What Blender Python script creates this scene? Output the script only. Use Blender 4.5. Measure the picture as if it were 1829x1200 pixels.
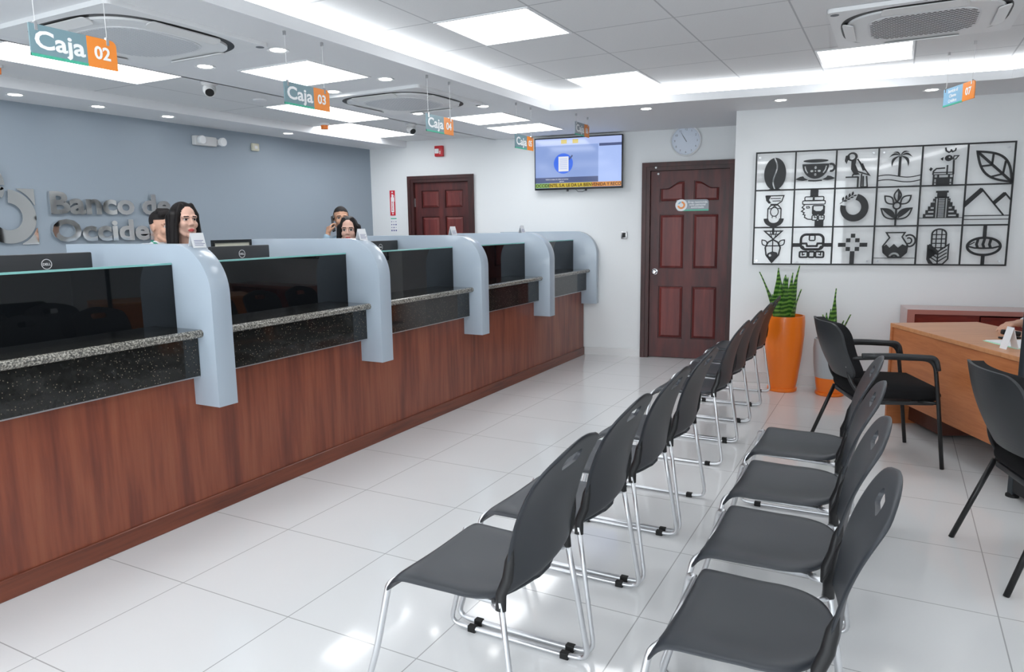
import bpy, bmesh, math, random
from mathutils import Vector, Matrix
from mathutils.geometry import tessellate_polygon
for o in list(bpy.data.objects): bpy.data.objects.remove(o)
SC = bpy.context.scene
C = SC.collection
PI = math.pi
rnd = random.Random(5)
# ---------------------------------------------------------------- camera, world, exposure
CF = Vector((-0.464575, 0.872547, -0.151151)); CR = Vector((0.883745, 0.467798, -0.013705))
CF.normalize(); CU = CR.cross(CF).normalized(); CR = CF.cross(CU).normalized()
cd = bpy.data.cameras.new('camera'); cam = bpy.data.objects.new('camera', cd); C.objects.link(cam)
cd.sensor_width = 36; cd.lens = 1282.64 / 1829 * 36; cd.clip_start = .05
m = Matrix((CR, CU, -CF)).transposed().to_4x4(); m.translation = Vector((0, 0, 1.4708)); cam.matrix_world = m
SC.camera = cam
w = bpy.data.worlds.new('world'); SC.world = w; w.use_nodes = True
w.node_tree.nodes['Background'].inputs[0].default_value = (.85, .93, 1, 1)
w.node_tree.nodes['Background'].inputs[1].default_value = 1.6
vs = SC.view_settings; vs.view_transform = 'Standard'; vs.look = 'None'; vs.gamma = 1; vs.exposure = 0.5; vs.use_curve_mapping = False
def area(name, loc, rot, sx, sy, power, col=(.93, .97, 1)):
    l = bpy.data.lights.new(name, 'AREA'); l.shape = 'RECTANGLE'; l.size = sx; l.size_y = sy; l.energy = power; l.color = col
    o = bpy.data.objects.new(name, l); C.objects.link(o); o.location = loc; o.rotation_euler = rot; return o
# daylight entering at the shopfront windows behind the camera
area('daylight', (-1.0, -3.42, 1.35), (PI/2, 0, 0), 5.6, 2.0, 95)
PANEL_E = 5.0; COVE_E = 2.6
# ---------------------------------------------------------------- materials
M = {}
def mat(name, col, rough=.5, metal=0, spec=.5, coat=0, emis=None, es=0, trans=0, ior=1.45, alpha=1, coatr=.05):
    m = bpy.data.materials.new(name); m.use_nodes = True; b = m.node_tree.nodes['Principled BSDF']; i = b.inputs
    i['Base Color'].default_value = (*col, 1); i['Roughness'].default_value = rough; i['Metallic'].default_value = metal
    i['Specular IOR Level'].default_value = spec; i['Coat Weight'].default_value = coat; i['Coat Roughness'].default_value = coatr
    i['IOR'].default_value = ior
    if trans: i['Transmission Weight'].default_value = trans
    if emis: i['Emission Color'].default_value = (*emis, 1); i['Emission Strength'].default_value = es
    if alpha < 1: i['Alpha'].default_value = alpha
    M[name] = m; return m
def nt(m): return m.node_tree.nodes, m.node_tree.links, m.node_tree.nodes['Principled BSDF']
def pos(m, scale=(1, 1, 1), rot=0, world=True):
    n, l, b = nt(m)
    if world: g = n.new('ShaderNodeNewGeometry').outputs['Position']
    else: g = n.new('ShaderNodeTexCoord').outputs['Object']
    mp = n.new('ShaderNodeMapping'); mp.inputs['Scale'].default_value = scale; mp.inputs['Rotation'].default_value = (0, 0, rot)
    l.new(g, mp.inputs[0]); return mp.outputs[0]
def noise(m, vec, sc=5, det=4, dist=0):
    n, l, b = nt(m); t = n.new('ShaderNodeTexNoise'); t.inputs['Scale'].default_value = sc; t.inputs['Detail'].default_value = det
    t.inputs['Distortion'].default_value = dist; l.new(vec, t.inputs['Vector']); return t.outputs['Fac']
def ramp(m, fac, stops):
    n, l, b = nt(m); r = n.new('ShaderNodeValToRGB'); e = r.color_ramp.elements
    while len(e) > 1: e.remove(e[-1])
    e[0].position = stops[0][0]; e[0].color = (*stops[0][1], 1)
    for p, c in stops[1:]:
        x = e.new(p); x.color = (*c, 1)
    l.new(fac, r.inputs[0]); return r.outputs[0]
def mth(m, op, a, b=None, c=None):
    n, l, _ = nt(m); x = n.new('ShaderNodeMath'); x.operation = op
    for k, v in enumerate((a, b, c)):
        if v is None: continue
        if isinstance(v, (int, float)): x.inputs[k].default_value = v
        else: l.new(v, x.inputs[k])
    return x.outputs[0]
def mixc(m, fac, a, b, mode='MIX'):
    n, l, _ = nt(m); x = n.new('ShaderNodeMix'); x.data_type = 'RGBA'; x.blend_type = mode
    for k, v in ((0, fac), (6, a), (7, b)):
        if isinstance(v, (int, float)): x.inputs[k].default_value = v
        elif isinstance(v, tuple): x.inputs[k].default_value = (*v, 1)
        else: l.new(v, x.inputs[k])
    return x.outputs[2]
def setc(m, c): n, l, b = nt(m); l.new(c, b.inputs['Base Color'])
def bump(m, h, st=.1, d=.002):
    n, l, b = nt(m); x = n.new('ShaderNodeBump'); x.inputs['Strength'].default_value = st; x.inputs['Distance'].default_value = d
    l.new(h, x.inputs['Height']); l.new(x.outputs[0], b.inputs['Normal'])
def grid_line(m, sx, sy, x0, y0, wid):
    """1 on the joints of a grid sx by sy through x0,y0 (world metres)"""
    n, l, b = nt(m); g = n.new('ShaderNodeNewGeometry').outputs['Position']; s = n.new('ShaderNodeSeparateXYZ'); l.new(g, s.inputs[0])
    out = []
    for ax, st, o in ((0, sx, x0), (1, sy, y0)):
        q = mth(m, 'SUBTRACT', s.outputs[ax], o - st / 2); q = mth(m, 'DIVIDE', q, st); q = mth(m, 'FRACT', q)
        q = mth(m, 'SUBTRACT', q, .5); q = mth(m, 'ABSOLUTE', q); q = mth(m, 'MULTIPLY', q, st)
        out.append(mth(m, 'LESS_THAN', q, wid / 2))
    return mth(m, 'MAXIMUM', out[0], out[1])

mt = mat('paint_white', (.80, .82, .83), .55); bump(mt, noise(mt, pos(mt), 60, 3), .05)
mt = mat('paint_grey', (.30, .355, .41), .5); bump(mt, noise(mt, pos(mt), 60, 3), .05)
mt = mat('gypsum', (.80, .81, .83), .6)
mt = mat('ceil_main', (.78, .79, .80), .7)
setc(mt, mixc(mt, grid_line(mt, .6, .605, -1.76, 3.53, .010), mixc(mt, noise(mt, pos(mt), 90, 2), (.75, .76, .77), (.80, .81, .82)), (.50, .51, .53)))
mt = mat('ceil_left', (.78, .79, .80), .7)
setc(mt, mixc(mt, grid_line(mt, .6, 1.13, -4.8, 5.70, .010), mixc(mt, noise(mt, pos(mt), 90, 2), (.75, .76, .77), (.80, .81, .82)), (.50, .51, .53)))
mt = mat('floor_tile', (.76, .76, .76), .09, spec=.5, coat=.08, coatr=.03)
nz = noise(mt, pos(mt), 1.3, 3)
setc(mt, mixc(mt, grid_line(mt, .6, .6, -2.578, 1.2525, .0045), mixc(mt, nz, (.73, .735, .74), (.80, .80, .80)), (.42, .42, .42)))
mt = mat('skirting_tile', (.72, .72, .72), .15)
# counter veneer: long vertical grain in the y/z plane
def wood(name, stops, sc, rough=.35, coat=.2, extra=None, world=False):
    mt = mat(name, stops[0][1], rough, coat=coat, coatr=.15)
    v = pos(mt, sc, world=world)
    a = noise(mt, v, 1, 8, .6)
    b = noise(mt, v, 3.5, 5, .2)
    f = mth(mt, 'MULTIPLY_ADD', a, .65, mth(mt, 'MULTIPLY', b, .35))
    setc(mt, ramp(mt, f, stops)); bump(mt, b, .04)
    return mt
wood('veneer', [(.28, (.105, .026, .016)), (.42, (.175, .043, .023)), (.52, (.235, .062, .031)), (.62, (.27, .080, .040)), (.78, (.19, .050, .027))], (30, 11, .8), world=True)
wood('veneer_base', [(.3, (.07, .018, .012)), (.5, (.17, .045, .022)), (.7, (.22, .06, .03))], (30, 1.2, 18), world=True)
wood('door_wood', [(.3, (.036, .008, .009)), (.5, (.078, .014, .014)), (.7, (.13, .024, .021))], (9, 9, 1.3), .45, .08)
wood('door_panel', [(.3, (.065, .011, .012)), (.5, (.14, .024, .022)), (.7, (.21, .040, .034))], (10, 10, 1.0), .45, .08)
wood('door_wood_dark', [(.35, (.022, .007, .007)), (.6, (.060, .013, .012)), (.75, (.10, .020, .017))], (12, 12, 1.6), .45, .08)
wood('desk_side', [(.3, (.42, .135, .045)), (.5, (.52, .18, .065)), (.7, (.58, .22, .085))], (3, 3, 26), .4, .1)
wood('desk_top', [(.3, (.50, .21, .085)), (.5, (.60, .27, .12)), (.7, (.64, .31, .145))], (2.5, 26, 26), .35, .15)
mat('desk_shaded', (.09, .025, .014), .4)  # pedestal wood darkened in its colour for the shade beneath the desk
wood('cabinet_red', [(.3, (.13, .012, .008)), (.5, (.20, .02, .012)), (.7, (.24, .03, .018))], (4, 4, 20), .3, .4)
mat('cabinet_frame', (.42, .17, .14), .22, coat=.6)  # paler pink carries the reflected wall and lit faces in the colour
mt = mat('granite_black', (.01, .01, .011), .08, coat=.3)
v = mt.node_tree.nodes.new('ShaderNodeTexVoronoi'); v.inputs['Scale'].default_value = 75
mt.node_tree.links.new(pos(mt), v.inputs['Vector'])
sp = mth(mt, 'LESS_THAN', v.outputs['Distance'], .16)
setc(mt, mixc(mt, sp, mixc(mt, noise(mt, pos(mt), 40, 6), (.004, .004, .004), (.028, .028, .026)), (.22, .19, .14)))
mt = mat('granite_edge_lit', (.2, .19, .17), .18, coat=.4)  # light reflected by the rounded edge is put into this paler granite
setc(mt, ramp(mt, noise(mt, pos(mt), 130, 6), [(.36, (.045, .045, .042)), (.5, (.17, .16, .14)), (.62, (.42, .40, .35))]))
mat('lacquer_blue', (.40, .47, .545), .28, coat=.35, coatr=.12)
mat('glass_black', (.004, .005, .006), .02, spec=.6)
mat('glass_edge', (.25, .55, .52), .08, spec=.6, emis=None)
def clear(name, tint=(1, 1, 1), gl=.06):
    m = bpy.data.materials.new(name); m.use_nodes = True; n = m.node_tree.nodes; l = m.node_tree.links; n.clear()
    o = n.new('ShaderNodeOutputMaterial'); x = n.new('ShaderNodeMixShader'); t = n.new('ShaderNodeBsdfTransparent'); g = n.new('ShaderNodeBsdfGlossy')
    t.inputs[0].default_value = (*tint, 1); g.inputs['Roughness'].default_value = .02
    f = n.new('ShaderNodeLayerWeight'); f.inputs[0].default_value = .5
    pw = n.new('ShaderNodeMath'); pw.operation = 'POWER'; pw.inputs[1].default_value = 5; l.new(f.outputs['Facing'], pw.inputs[0])
    ma = n.new('ShaderNodeMath'); ma.operation = 'MULTIPLY_ADD'; ma.inputs[1].default_value = .9; ma.inputs[2].default_value = .035; l.new(pw.outputs[0], ma.inputs[0])
    l.new(ma.outputs[0], x.inputs[0]); l.new(t.outputs[0], x.inputs[1]); l.new(g.outputs[0], x.inputs[2]); l.new(x.outputs[0], o.inputs[0])
    M[name] = m
clear('acrylic', (1, 1, 1)); clear('window_glass', (.95, .98, .98))
mat('chrome', (.80, .81, .83), .06, 1); mat('chrome_tube', (.74, .75, .77), .36, 1); mat('steel', (.55, .55, .56), .3, 1)
mt = mat('mirror_steel', (.80, .80, .79), .06, 1)
mat('plastic_grey', (.021, .025, .032), .44, spec=.62, coat=.15, coatr=.4)
mat('plastic_black', (.012, .012, .013), .35); mat('rubber', (.01, .01, .01), .7)
mt = mat('fabric_black', (.010, .010, .011), .9, spec=.2); bump(mt, noise(mt, pos(mt, world=False), 400, 2), .3)
mat('shell_black', (.028, .030, .033), .42); mat('tube_black', (.012, .012, .013), .35)
mat('white_plastic', (.80, .81, .82), .35); mat('off_white', (.70, .70, .70), .4); mat('black', (.005, .005, .005), .4); mat('grille_grey', (.74, .75, .77), .5)
mat('beige_plastic', (.62, .60, .48), .4); mat('paper', (.82, .83, .85), .7); mat('paper_green', (.45, .8, .62), .6)
mat('orange', (.90, .22, .025), .4); mat('orange_pot', (.95, .21, .015), .28, coat=.2); mat('pot_grey', (.46, .49, .51), .35)
mat('sign_teal', (.19, .30, .34), .3); mat('sign_orange', (.88, .27, .035), .3); mat('sign_green', (.06, .45, .30), .3); mat('sign_blue', (.25, .45, .62), .3)
mat('sign_grey', (.30, .34, .38), .3); mat('sign_red', (.62, .02, .04), .35); mat('white_ink', (.88, .89, .90), .4); mat('grey_ink', (.15, .16, .18), .5); mat('blue_ink', (.12, .13, .30), .5)
mat('red_plastic', (.55, .02, .03), .3); mat('metal_black', (.012, .013, .015), .45)
mat('post_grey', (.045, .055, .065), .35, .4)
mat('gravel', (.72, .70, .68), .8); mat('brass', (.6, .5, .3), .25, 1)
mat('led_panel', (1, 1, 1), .5, emis=(.96, .98, 1), es=PANEL_E); mat('led_cove', (1, 1, 1), .5, emis=(.95, .98, 1), es=COVE_E); mat('led_spot', (1, 1, 1), .5, emis=(1, .99, .97), es=14)
def em(name, c, s=1): mat(name, (0, 0, 0), .1, spec=.5, emis=c, es=s * .72)
em('scr_blue', (.27, .38, .72), .95); em('scr_light', (.42, .55, .95), .95); em('scr_top', (.45, .55, .90), .95); em('scr_disc', (.05, .16, .80), 1); em('scr_white', (.85, .88, .95), .9)
em('scr_dark', (.10, .13, .28), .8); em('scr_yellow', (.55, .42, .04), 1); em('scr_green', (.25, .45, .12), 1); em('scr_red', (.45, .05, .02), .8); em('scr_orange', (.62, .25, .04), 1); em('scr_ink', (.16, .03, .01), .3)
mat('clock_face', (.66, .72, .82), .25)
mt = mat('leaf_green', (.08, .22, .03), .4)
n_, l_, b_ = nt(mt); wv = n_.new('ShaderNodeTexWave'); wv.bands_direction = 'Z'; wv.inputs['Scale'].default_value = 9; wv.inputs['Distortion'].default_value = 5; wv.inputs['Detail'].default_value = 3
l_.new(pos(mt, world=False), wv.inputs[0]); setc(mt, ramp(mt, wv.outputs[1], [(.2, (.02, .085, .012)), (.6, (.085, .22, .03)), (.9, (.17, .34, .06))]))
mat('leaf_edge', (.35, .42, .08), .4)
def skinm(name, c):
    mat(name, c, .5, spec=.35); b = M[name].node_tree.nodes['Principled BSDF']; b.inputs['Subsurface Weight'].default_value = .0
skinm('skin_light', (.62, .36, .26)); skinm('skin_tan', (.52, .29, .19)); skinm('skin_fair', (.60, .37, .29))
mat('hair_black', (.009, .007, .007), .5, spec=.22); mat('hair_short', (.022, .019, .019), .7, spec=.2); mat('lip', (.50, .07, .07), .35); mat('lip_man', (.45, .18, .15), .5)
mat('eye_white', (.55, .5, .48), .3); mat('eye_dark', (.02, .012, .01), .3); mat('brow', (.05, .03, .025), .7)
mat('shirt_white', (.72, .76, .80), .8); mat('shirt_blue', (.30, .42, .52), .8); mat('trouser', (.02, .022, .03), .8); mat('lanyard', (.02, .28, .18), .6); mat('shoe', (.01, .01, .01), .4)
# ---------------------------------------------------------------- mesh helpers
def obj(name, bm, material, parent=None, smooth=False, auto=None):
    me = bpy.data.meshes.new(name)
    if isinstance(bm, bmesh.types.BMesh):
        bmesh.ops.recalc_face_normals(bm, faces=bm.faces); bm.to_mesh(me); bm.free()
    else: me = bm; me.name = name
    me.materials.clear()
    for x in (material if isinstance(material, (list, tuple)) else [material]): me.materials.append(M[x])
    o = bpy.data.objects.new(name, me); C.objects.link(o)
    if parent: o.parent = parent
    if smooth:
        me.polygons.foreach_set('use_smooth', [True] * len(me.polygons))
        if auto is None: auto = 40
        if auto < 180 and hasattr(me, 'set_sharp_from_angle'): me.set_sharp_from_angle(angle=math.radians(auto))
    return o
def empty(name, loc=(0, 0, 0), rz=0):
    o = bpy.data.objects.new(name, None); C.objects.link(o); o.location = loc; o.rotation_euler = (0, 0, rz); o.empty_display_size = .1; return o
def tag(o, label, cat, group=None):
    o['label'] = label; o['category'] = cat
    if group: o['group'] = group
    return o
def thing(name, label, cat, loc=(0, 0, 0), rz=0, group=None): return tag(empty(name, loc, rz), label, cat, group)
def struct(name, bm, m, parent=None, smooth=False):
    o = obj(name, bm, m, parent, smooth)
    if not parent: o['kind'] = 'structure'
    return o
def dup(root, loc, rz=None, label=None, group=None):
    r = root.copy(); C.objects.link(r); r.location = loc
    if rz is not None: r.rotation_euler = (0, 0, rz)
    if label: r['label'] = label
    if group: r['group'] = group
    for ch in list(root.children):
        c = ch.copy(); C.objects.link(c); c.parent = r
        for g in list(ch.children):
            d = g.copy(); C.objects.link(d); d.parent = c
    return r
def B(): return bmesh.new()
def box(bm, x0, y0, z0, x1, y1, z1, bev=0, seg=2, mi=0, mtx=None):
    r = bmesh.ops.create_cube(bm, size=1); vs_ = r['verts']
    for v in vs_: v.co = Vector((x0 + (x1 - x0) * (v.co.x + .5), y0 + (y1 - y0) * (v.co.y + .5), z0 + (z1 - z0) * (v.co.z + .5)))
    if bev:
        es = {e for v in vs_ for e in v.link_edges}
        rr = bmesh.ops.bevel(bm, geom=list(es), offset=bev, segments=seg, affect='EDGES', profile=.5)
        vs_ = list({v for f in rr['faces'] for v in f.verts} | {v for v in vs_ if v.is_valid})
    if mi:
        for f in {f for v in vs_ for f in v.link_faces}: f.material_index = mi
    if mtx: bmesh.ops.transform(bm, matrix=mtx, verts=vs_)
    return vs_
def bx(*a, **k): bm = B(); box(bm, *a, **k); return bm
def ring(bm, c, a, b, r1, r2, n):
    return [bm.verts.new(c + a * (r1 * math.cos(2 * PI * i / n)) + b * (r2 * math.sin(2 * PI * i / n))) for i in range(n)]
def tube(bm, pts, r, n=10, cap=True, r2=None, up=None):
    """r: radius or list; r2: second radius (oval section)"""
    pts = [Vector(p) for p in pts]; N = len(pts); rings = []; prev = None
    for i, p in enumerate(pts):
        t = (pts[min(i + 1, N - 1)] - pts[max(i - 1, 0)]).normalized()
        if prev is None:
            h = Vector(up) if up else (Vector((0, 0, 1)) if abs(t.z) < .9 else Vector((1, 0, 0)))
            a = (h - t * h.dot(t)).normalized()
        else: a = (prev - t * prev.dot(t)).normalized()
        prev = a; b = t.cross(a); rr = r[i] if isinstance(r, (list, tuple)) else r
        q = rr if r2 is None else (r2[i] if isinstance(r2, (list, tuple)) else r2)
        rings.append(ring(bm, p, a, b, rr, q, n))
    for A, Bq in zip(rings, rings[1:]):
        for i in range(n): bm.faces.new((A[i], A[(i + 1) % n], Bq[(i + 1) % n], Bq[i]))
    if cap: bm.faces.new(rings[0][::-1]); bm.faces.new(rings[-1])
    return rings
def fillet(pts, rad, n=5):
    pts = [Vector(p) for p in pts]; out = [pts[0]]
    for i in range(1, len(pts) - 1):
        a, p, b = pts[i - 1], pts[i], pts[i + 1]; d1 = a - p; d2 = b - p
        r = min(rad, d1.length * .45, d2.length * .45); s = p + d1.normalized() * r; e = p + d2.normalized() * r
        for k in range(n + 1):
            t = k / n; out.append(s * (1 - t) ** 2 + p * 2 * t * (1 - t) + e * t * t)
    out.append(pts[-1]); return out
def lathe(bm, prof, n=40, c=(0, 0, 0), closed=False):
    rs = []
    for r, z in prof: rs.append([bm.verts.new((c[0] + r * math.cos(2 * PI * i / n), c[1] + r * math.sin(2 * PI * i / n), c[2] + z)) for i in range(n)])
    for A, Bq in zip(rs, rs[1:]):
        for i in range(n): bm.faces.new((A[i], A[(i + 1) % n], Bq[(i + 1) % n], Bq[i]))
    if prof[0][0] > 1e-5: bm.faces.new(rs[0][::-1])
    if prof[-1][0] > 1e-5: bm.faces.new(rs[-1])
    return rs
def prism(bm, loops, O, U, V, th, mi=0):
    """flat outline (outer loop, then holes) in the U/V plane at O, extruded by th along U x V"""
    O, U, V = Vector(O), Vector(U), Vector(V); N = U.cross(V).normalized()
    L = [[Vector((p[0], p[1], 0)) for p in lp] for lp in loops]
    tris = tessellate_polygon(L); flat = [p for lp in L for p in lp]
    lo = [bm.verts.new(O + U * p.x + V * p.y) for p in flat]; hi = [bm.verts.new(v.co + N * th) for v in lo]
    for t in tris:
        try:
            bm.faces.new([hi[i] for i in t]).material_index = mi; bm.faces.new([lo[i] for i in t][::-1]).material_index = mi
        except ValueError: pass
    k = 0
    for lp in L:
        n = len(lp)
        for i in range(n):
            a, b = k + i, k + (i + 1) % n
            try: bm.faces.new((lo[a], lo[b], hi[b], hi[a])).material_index = mi
            except ValueError: pass
        k += n
def ell(cx, cy, rx, ry=None, a0=0, a1=360, n=36, rot=0):
    ry = rx if ry is None else ry; full = abs(a1 - a0) >= 360; m_ = n if full else n + 1
    out = []
    for i in range(m_):
        a = math.radians(a0 + (a1 - a0) * i / n); x, y = rx * math.cos(a), ry * math.sin(a)
        q = math.radians(rot); out.append((cx + x * math.cos(q) - y * math.sin(q), cy + x * math.sin(q) + y * math.cos(q)))
    return out
def rrect(x0, y0, x1, y1, r, n=6, corners=(1, 1, 1, 1)):
    out = []
    for k, (cx, cy, a) in enumerate(((x1, y0, -90), (x1, y1, 0), (x0, y1, 90), (x0, y0, 180))):
        if corners[k]:
            sx = -1 if cx == x1 else 1; sy = -1 if cy == y1 else 1
            out += ell(cx + sx * r, cy + sy * r, r, r, a, a + 90, n)
        else: out.append((cx, cy))
    return out
def stroke(pts, w, closed=False):
    P_ = [Vector((p[0], p[1])) for p in pts]; n = len(P_); l1 = []; l2 = []
    for i, p in enumerate(P_):
        a = P_[(i - 1) % n] if (closed or i > 0) else None; b = P_[(i + 1) % n] if (closed or i < n - 1) else None
        d1 = (p - a).normalized() if a is not None else (b - p).normalized(); d2 = (b - p).normalized() if b is not None else d1
        t = d1 + d2; t = t.normalized() if t.length > 1e-4 else d1
        nn = Vector((-t.y, t.x)); k = w / 2 / max(.35, nn.dot(Vector((-d1.y, d1.x))))
        l1.append(tuple(p + nn * k)); l2.append(tuple(p - nn * k))
    return [l1, l2] if closed else [l1 + l2[::-1]]
def text_bm(bm, body, size, O, U, V, th=.001, bold=0, align='LEFT', wide=1, mi=0, fit=None):
    cu = bpy.data.curves.new('t', 'FONT'); cu.body = body; cu.size = size; cu.extrude = th / 2; cu.offset = bold * size; cu.align_x = align; cu.resolution_u = 3
    o = bpy.data.objects.new('t', cu); C.objects.link(o); bpy.context.view_layer.update()
    me = bpy.data.meshes.new_from_object(o.evaluated_get(bpy.context.evaluated_depsgraph_get()))
    O, U, V = Vector(O), Vector(U).normalized(), Vector(V).normalized(); N = U.cross(V)
    if fit:
        xs = [v.co.x for v in me.vertices]; wide = fit / (max(xs) - min(xs))
    for v in me.vertices: c = v.co.copy(); v.co = O + U * (c.x * wide) + V * c.y + N * (c.z + th / 2)
    k = len(bm.faces); bm.from_mesh(me); bm.faces.ensure_lookup_table()
    for f in bm.faces[k:]: f.material_index = mi
    bpy.data.objects.remove(o); bpy.data.curves.remove(cu); bpy.data.meshes.remove(me)
def bake(bm, mods):
    """apply modifiers (type, settings) to a bmesh and return a mesh"""
    me = bpy.data.meshes.new('b'); bmesh.ops.recalc_face_normals(bm, faces=bm.faces); bm.to_mesh(me); bm.free()
    o = bpy.data.objects.new('b', me); C.objects.link(o)
    for t, s in mods:
        md = o.modifiers.new(t, t)
        for k, v_ in s.items(): setattr(md, k, v_)
    bpy.context.view_layer.update()
    r = bpy.data.meshes.new_from_object(o.evaluated_get(bpy.context.evaluated_depsgraph_get()))
    bpy.data.objects.remove(o); return r
# ---------------------------------------------------------------- room
WA = 0.1354664; WD = Vector((math.cos(WA), math.sin(WA), 0)); WN = Vector((-math.sin(WA), math.cos(WA), 0)); ZV = Vector((0, 0, 1))
CB, CA = 7.957, 6.935                  # distance of the back wall and of the picture wall along WN
def W(s, z, c): return WD * s + WN * c + ZV * z          # point on a wall parallel to WD
def S_at(x, c): return (x + math.sin(WA) * c) / math.cos(WA)
def wbox(bm, s0, s1, z0, z1, c0, c1, bev=0, seg=2, mi=0):
    mx = Matrix((WD, WN, ZV)).transposed().to_4x4()
    return box(bm, s0, c0, z0, s1, c1, z1, bev, seg, mi, mx)
ZL, ZM, ZK, ZR = 2.46, 2.60, 2.43, 2.50   # gypsum band, main tiles, strip by the grey wall, tiles over the tellers
XR, YF = 3.4, -3.5
struct('floor', bx(-6.1, YF - .2, -.12, XR + .2, 9.2, 0), 'floor_tile')
struct('wall_left', bx(-5.95, YF, 0, -5.81, 8.3, 2.8), 'paint_grey')
struct('wall_right', bx(XR, YF, 0, XR + .14, 8.6, 2.8), 'paint_white')
# back wall with the two doorways cut as pieces
D1 = (-1.3934, -.42, 2.112)            # far door with frame: s0, s1, top
D2 = (-4.249, -3.395, 2.072)
bm = B()
wbox(bm, -5.0, D2[0], 0, 2.8, CB, CB + .14); wbox(bm, D2[0], D2[1], D2[2], 2.8, CB, CB + .14)
wbox(bm, D2[1], D1[0], 0, 2.8, CB, CB + .14); wbox(bm, D1[0], D1[1], D1[2], 2.8, CB, CB + .14); wbox(bm, D1[1], .3, 0, 2.8, CB, CB + .14)
struct('wall_back', bm, 'paint_white')
SA = -.392                              # left corner of the picture wall
bm = B(); wbox(bm, SA, 4.6, 0, 2.8, CA, CA + .98)
struct('wall_picture', bm, 'paint_white')
# shopfront behind the camera: low wall, lintel and piers round two big panes
bm = B(); box(bm, -6, YF - .14, 0, XR + .1, YF, .35); box(bm, -6, YF - .14, 2.4, XR + .1, YF, 2.8)
for a, b in ((-6, -3.9), (-1.15, -.85), (1.9, XR + .1)): box(bm, a, YF - .14, .35, b, YF, 2.4)
struct('wall_front', bm, 'paint_white')
for k, (a, b) in enumerate(((-3.9, -1.15), (-.85, 1.9))):
    e = empty('window_%d' % (k + 1), ((a + b) / 2, YF - .07, .35)); e['kind'] = 'structure'; h = (b - a) / 2
    fm = B(); box(fm, -h, -.03, 0, -h + .05, .03, 2.05); box(fm, h - .05, -.03, 0, h, .03, 2.05); box(fm, -h, -.03, 0, h, .03, .05); box(fm, -h, -.03, 2.0, h, .03, 2.05); box(fm, -.02, -.03, 0, .02, .03, 2.05)
    obj('window_frame', fm, 'metal_black', e); obj('pane', bx(-h + .05, -.004, .05, h - .05, .004, 2.0), 'window_glass', e)
# ceiling: main tile field inside the cove, gypsum band, tiles over the tellers, strip by the grey wall
ce = empty('ceiling', (0, 0, 0)); ce['kind'] = 'structure'
XC = -2.72; P1 = Vector((XC, 5.865, 0)); P2 = Vector((.66, 6.35, 0)); P3 = Vector((1.25, 6.05, 0)); P4 = Vector((2.3, 5.2, 0)); P5 = Vector((2.3, -2.9, 0)); P0 = Vector((XC, -2.9, 0))
cove = [P0, P1, P2, P3, P4, P5]
obj('main_tiles', bx(XC - .35, -3.3, ZM, 2.7, 6.9, ZM + .02), 'ceil_main', ce)
bm = B()
outer = [(-4.17, -3.6), (XR + .1, -3.6), (XR + .1, 9), (-4.17, 9)]
prism(bm, [outer, [(p.x, p.y) for p in cove]], (0, 0, ZL), (1, 0, 0), (0, 1, 0), .03)
obj('gypsum_band', bm, 'gypsum', ce)
obj('teller_tiles', bx(-5.4, -3.6, ZR, -4.0, 9, ZR + .02), 'ceil_left', ce)
obj('band_edge', bx(-4.17, -3.6, ZL, -4.15, 9, ZR + .02), 'gypsum', ce)
obj('wall_strip', bx(-5.9, -3.6, ZK, -5.3, 9, ZR + .05), 'gypsum', ce)
obj('roof_slab', bx(-6, -3.7, 2.78, XR + .2, 9.2, 2.9), 'gypsum', ce)
# cove lip and the set-back glowing diffuser
def offset_poly(P_, d):
    n = len(P_); out = []
    for i in range(n):
        a, p, b = P_[i - 1], P_[i], P_[(i + 1) % n]; d1 = (p - a).normalized(); d2 = (b - p).normalized()
        n1 = Vector((-d1.y, d1.x, 0)); n2 = Vector((-d2.y, d2.x, 0)); q = (n1 + n2).normalized(); out.append(p + q * (d / q.dot(n1)))
    return out
o0 = offset_poly(cove, -.004); o1 = offset_poly(cove, .018); o2 = offset_poly(cove, .07); o3 = offset_poly(cove, .09)
bm = B(); prism(bm, [[(p.x, p.y) for p in o1], [(p.x, p.y) for p in o0]], (0, 0, ZL - .005), (1, 0, 0), (0, 1, 0), .062)
obj('cove_lip', bm, 'gypsum', ce)
bm = B(); prism(bm, [[(p.x, p.y) for p in o3], [(p.x, p.y) for p in o2]], (0, 0, ZL + .03), (1, 0, 0), (0, 1, 0), ZM - ZL - .035)
tag(obj('cove_light', bm, 'led_cove'), 'continuous white glowing strip of light around the recessed ceiling', 'strip light')
# skirting
bm = B(); wbox(bm, -4.99, D2[0], 0, .085, CB - .012, CB); wbox(bm, D2[1], D1[0], 0, .085, CB - .012, CB); struct('baseboard_back', bm, 'skirting_tile')
bm = B(); wbox(bm, SA, 4.5, 0, .095, CA - .012, CA, .002, 1); struct('baseboard_picture', bm, 'skirting_tile')
struct('baseboard_right', bx(XR - .012, YF, 0, XR, 7, .095), 'skirting_tile')
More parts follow.
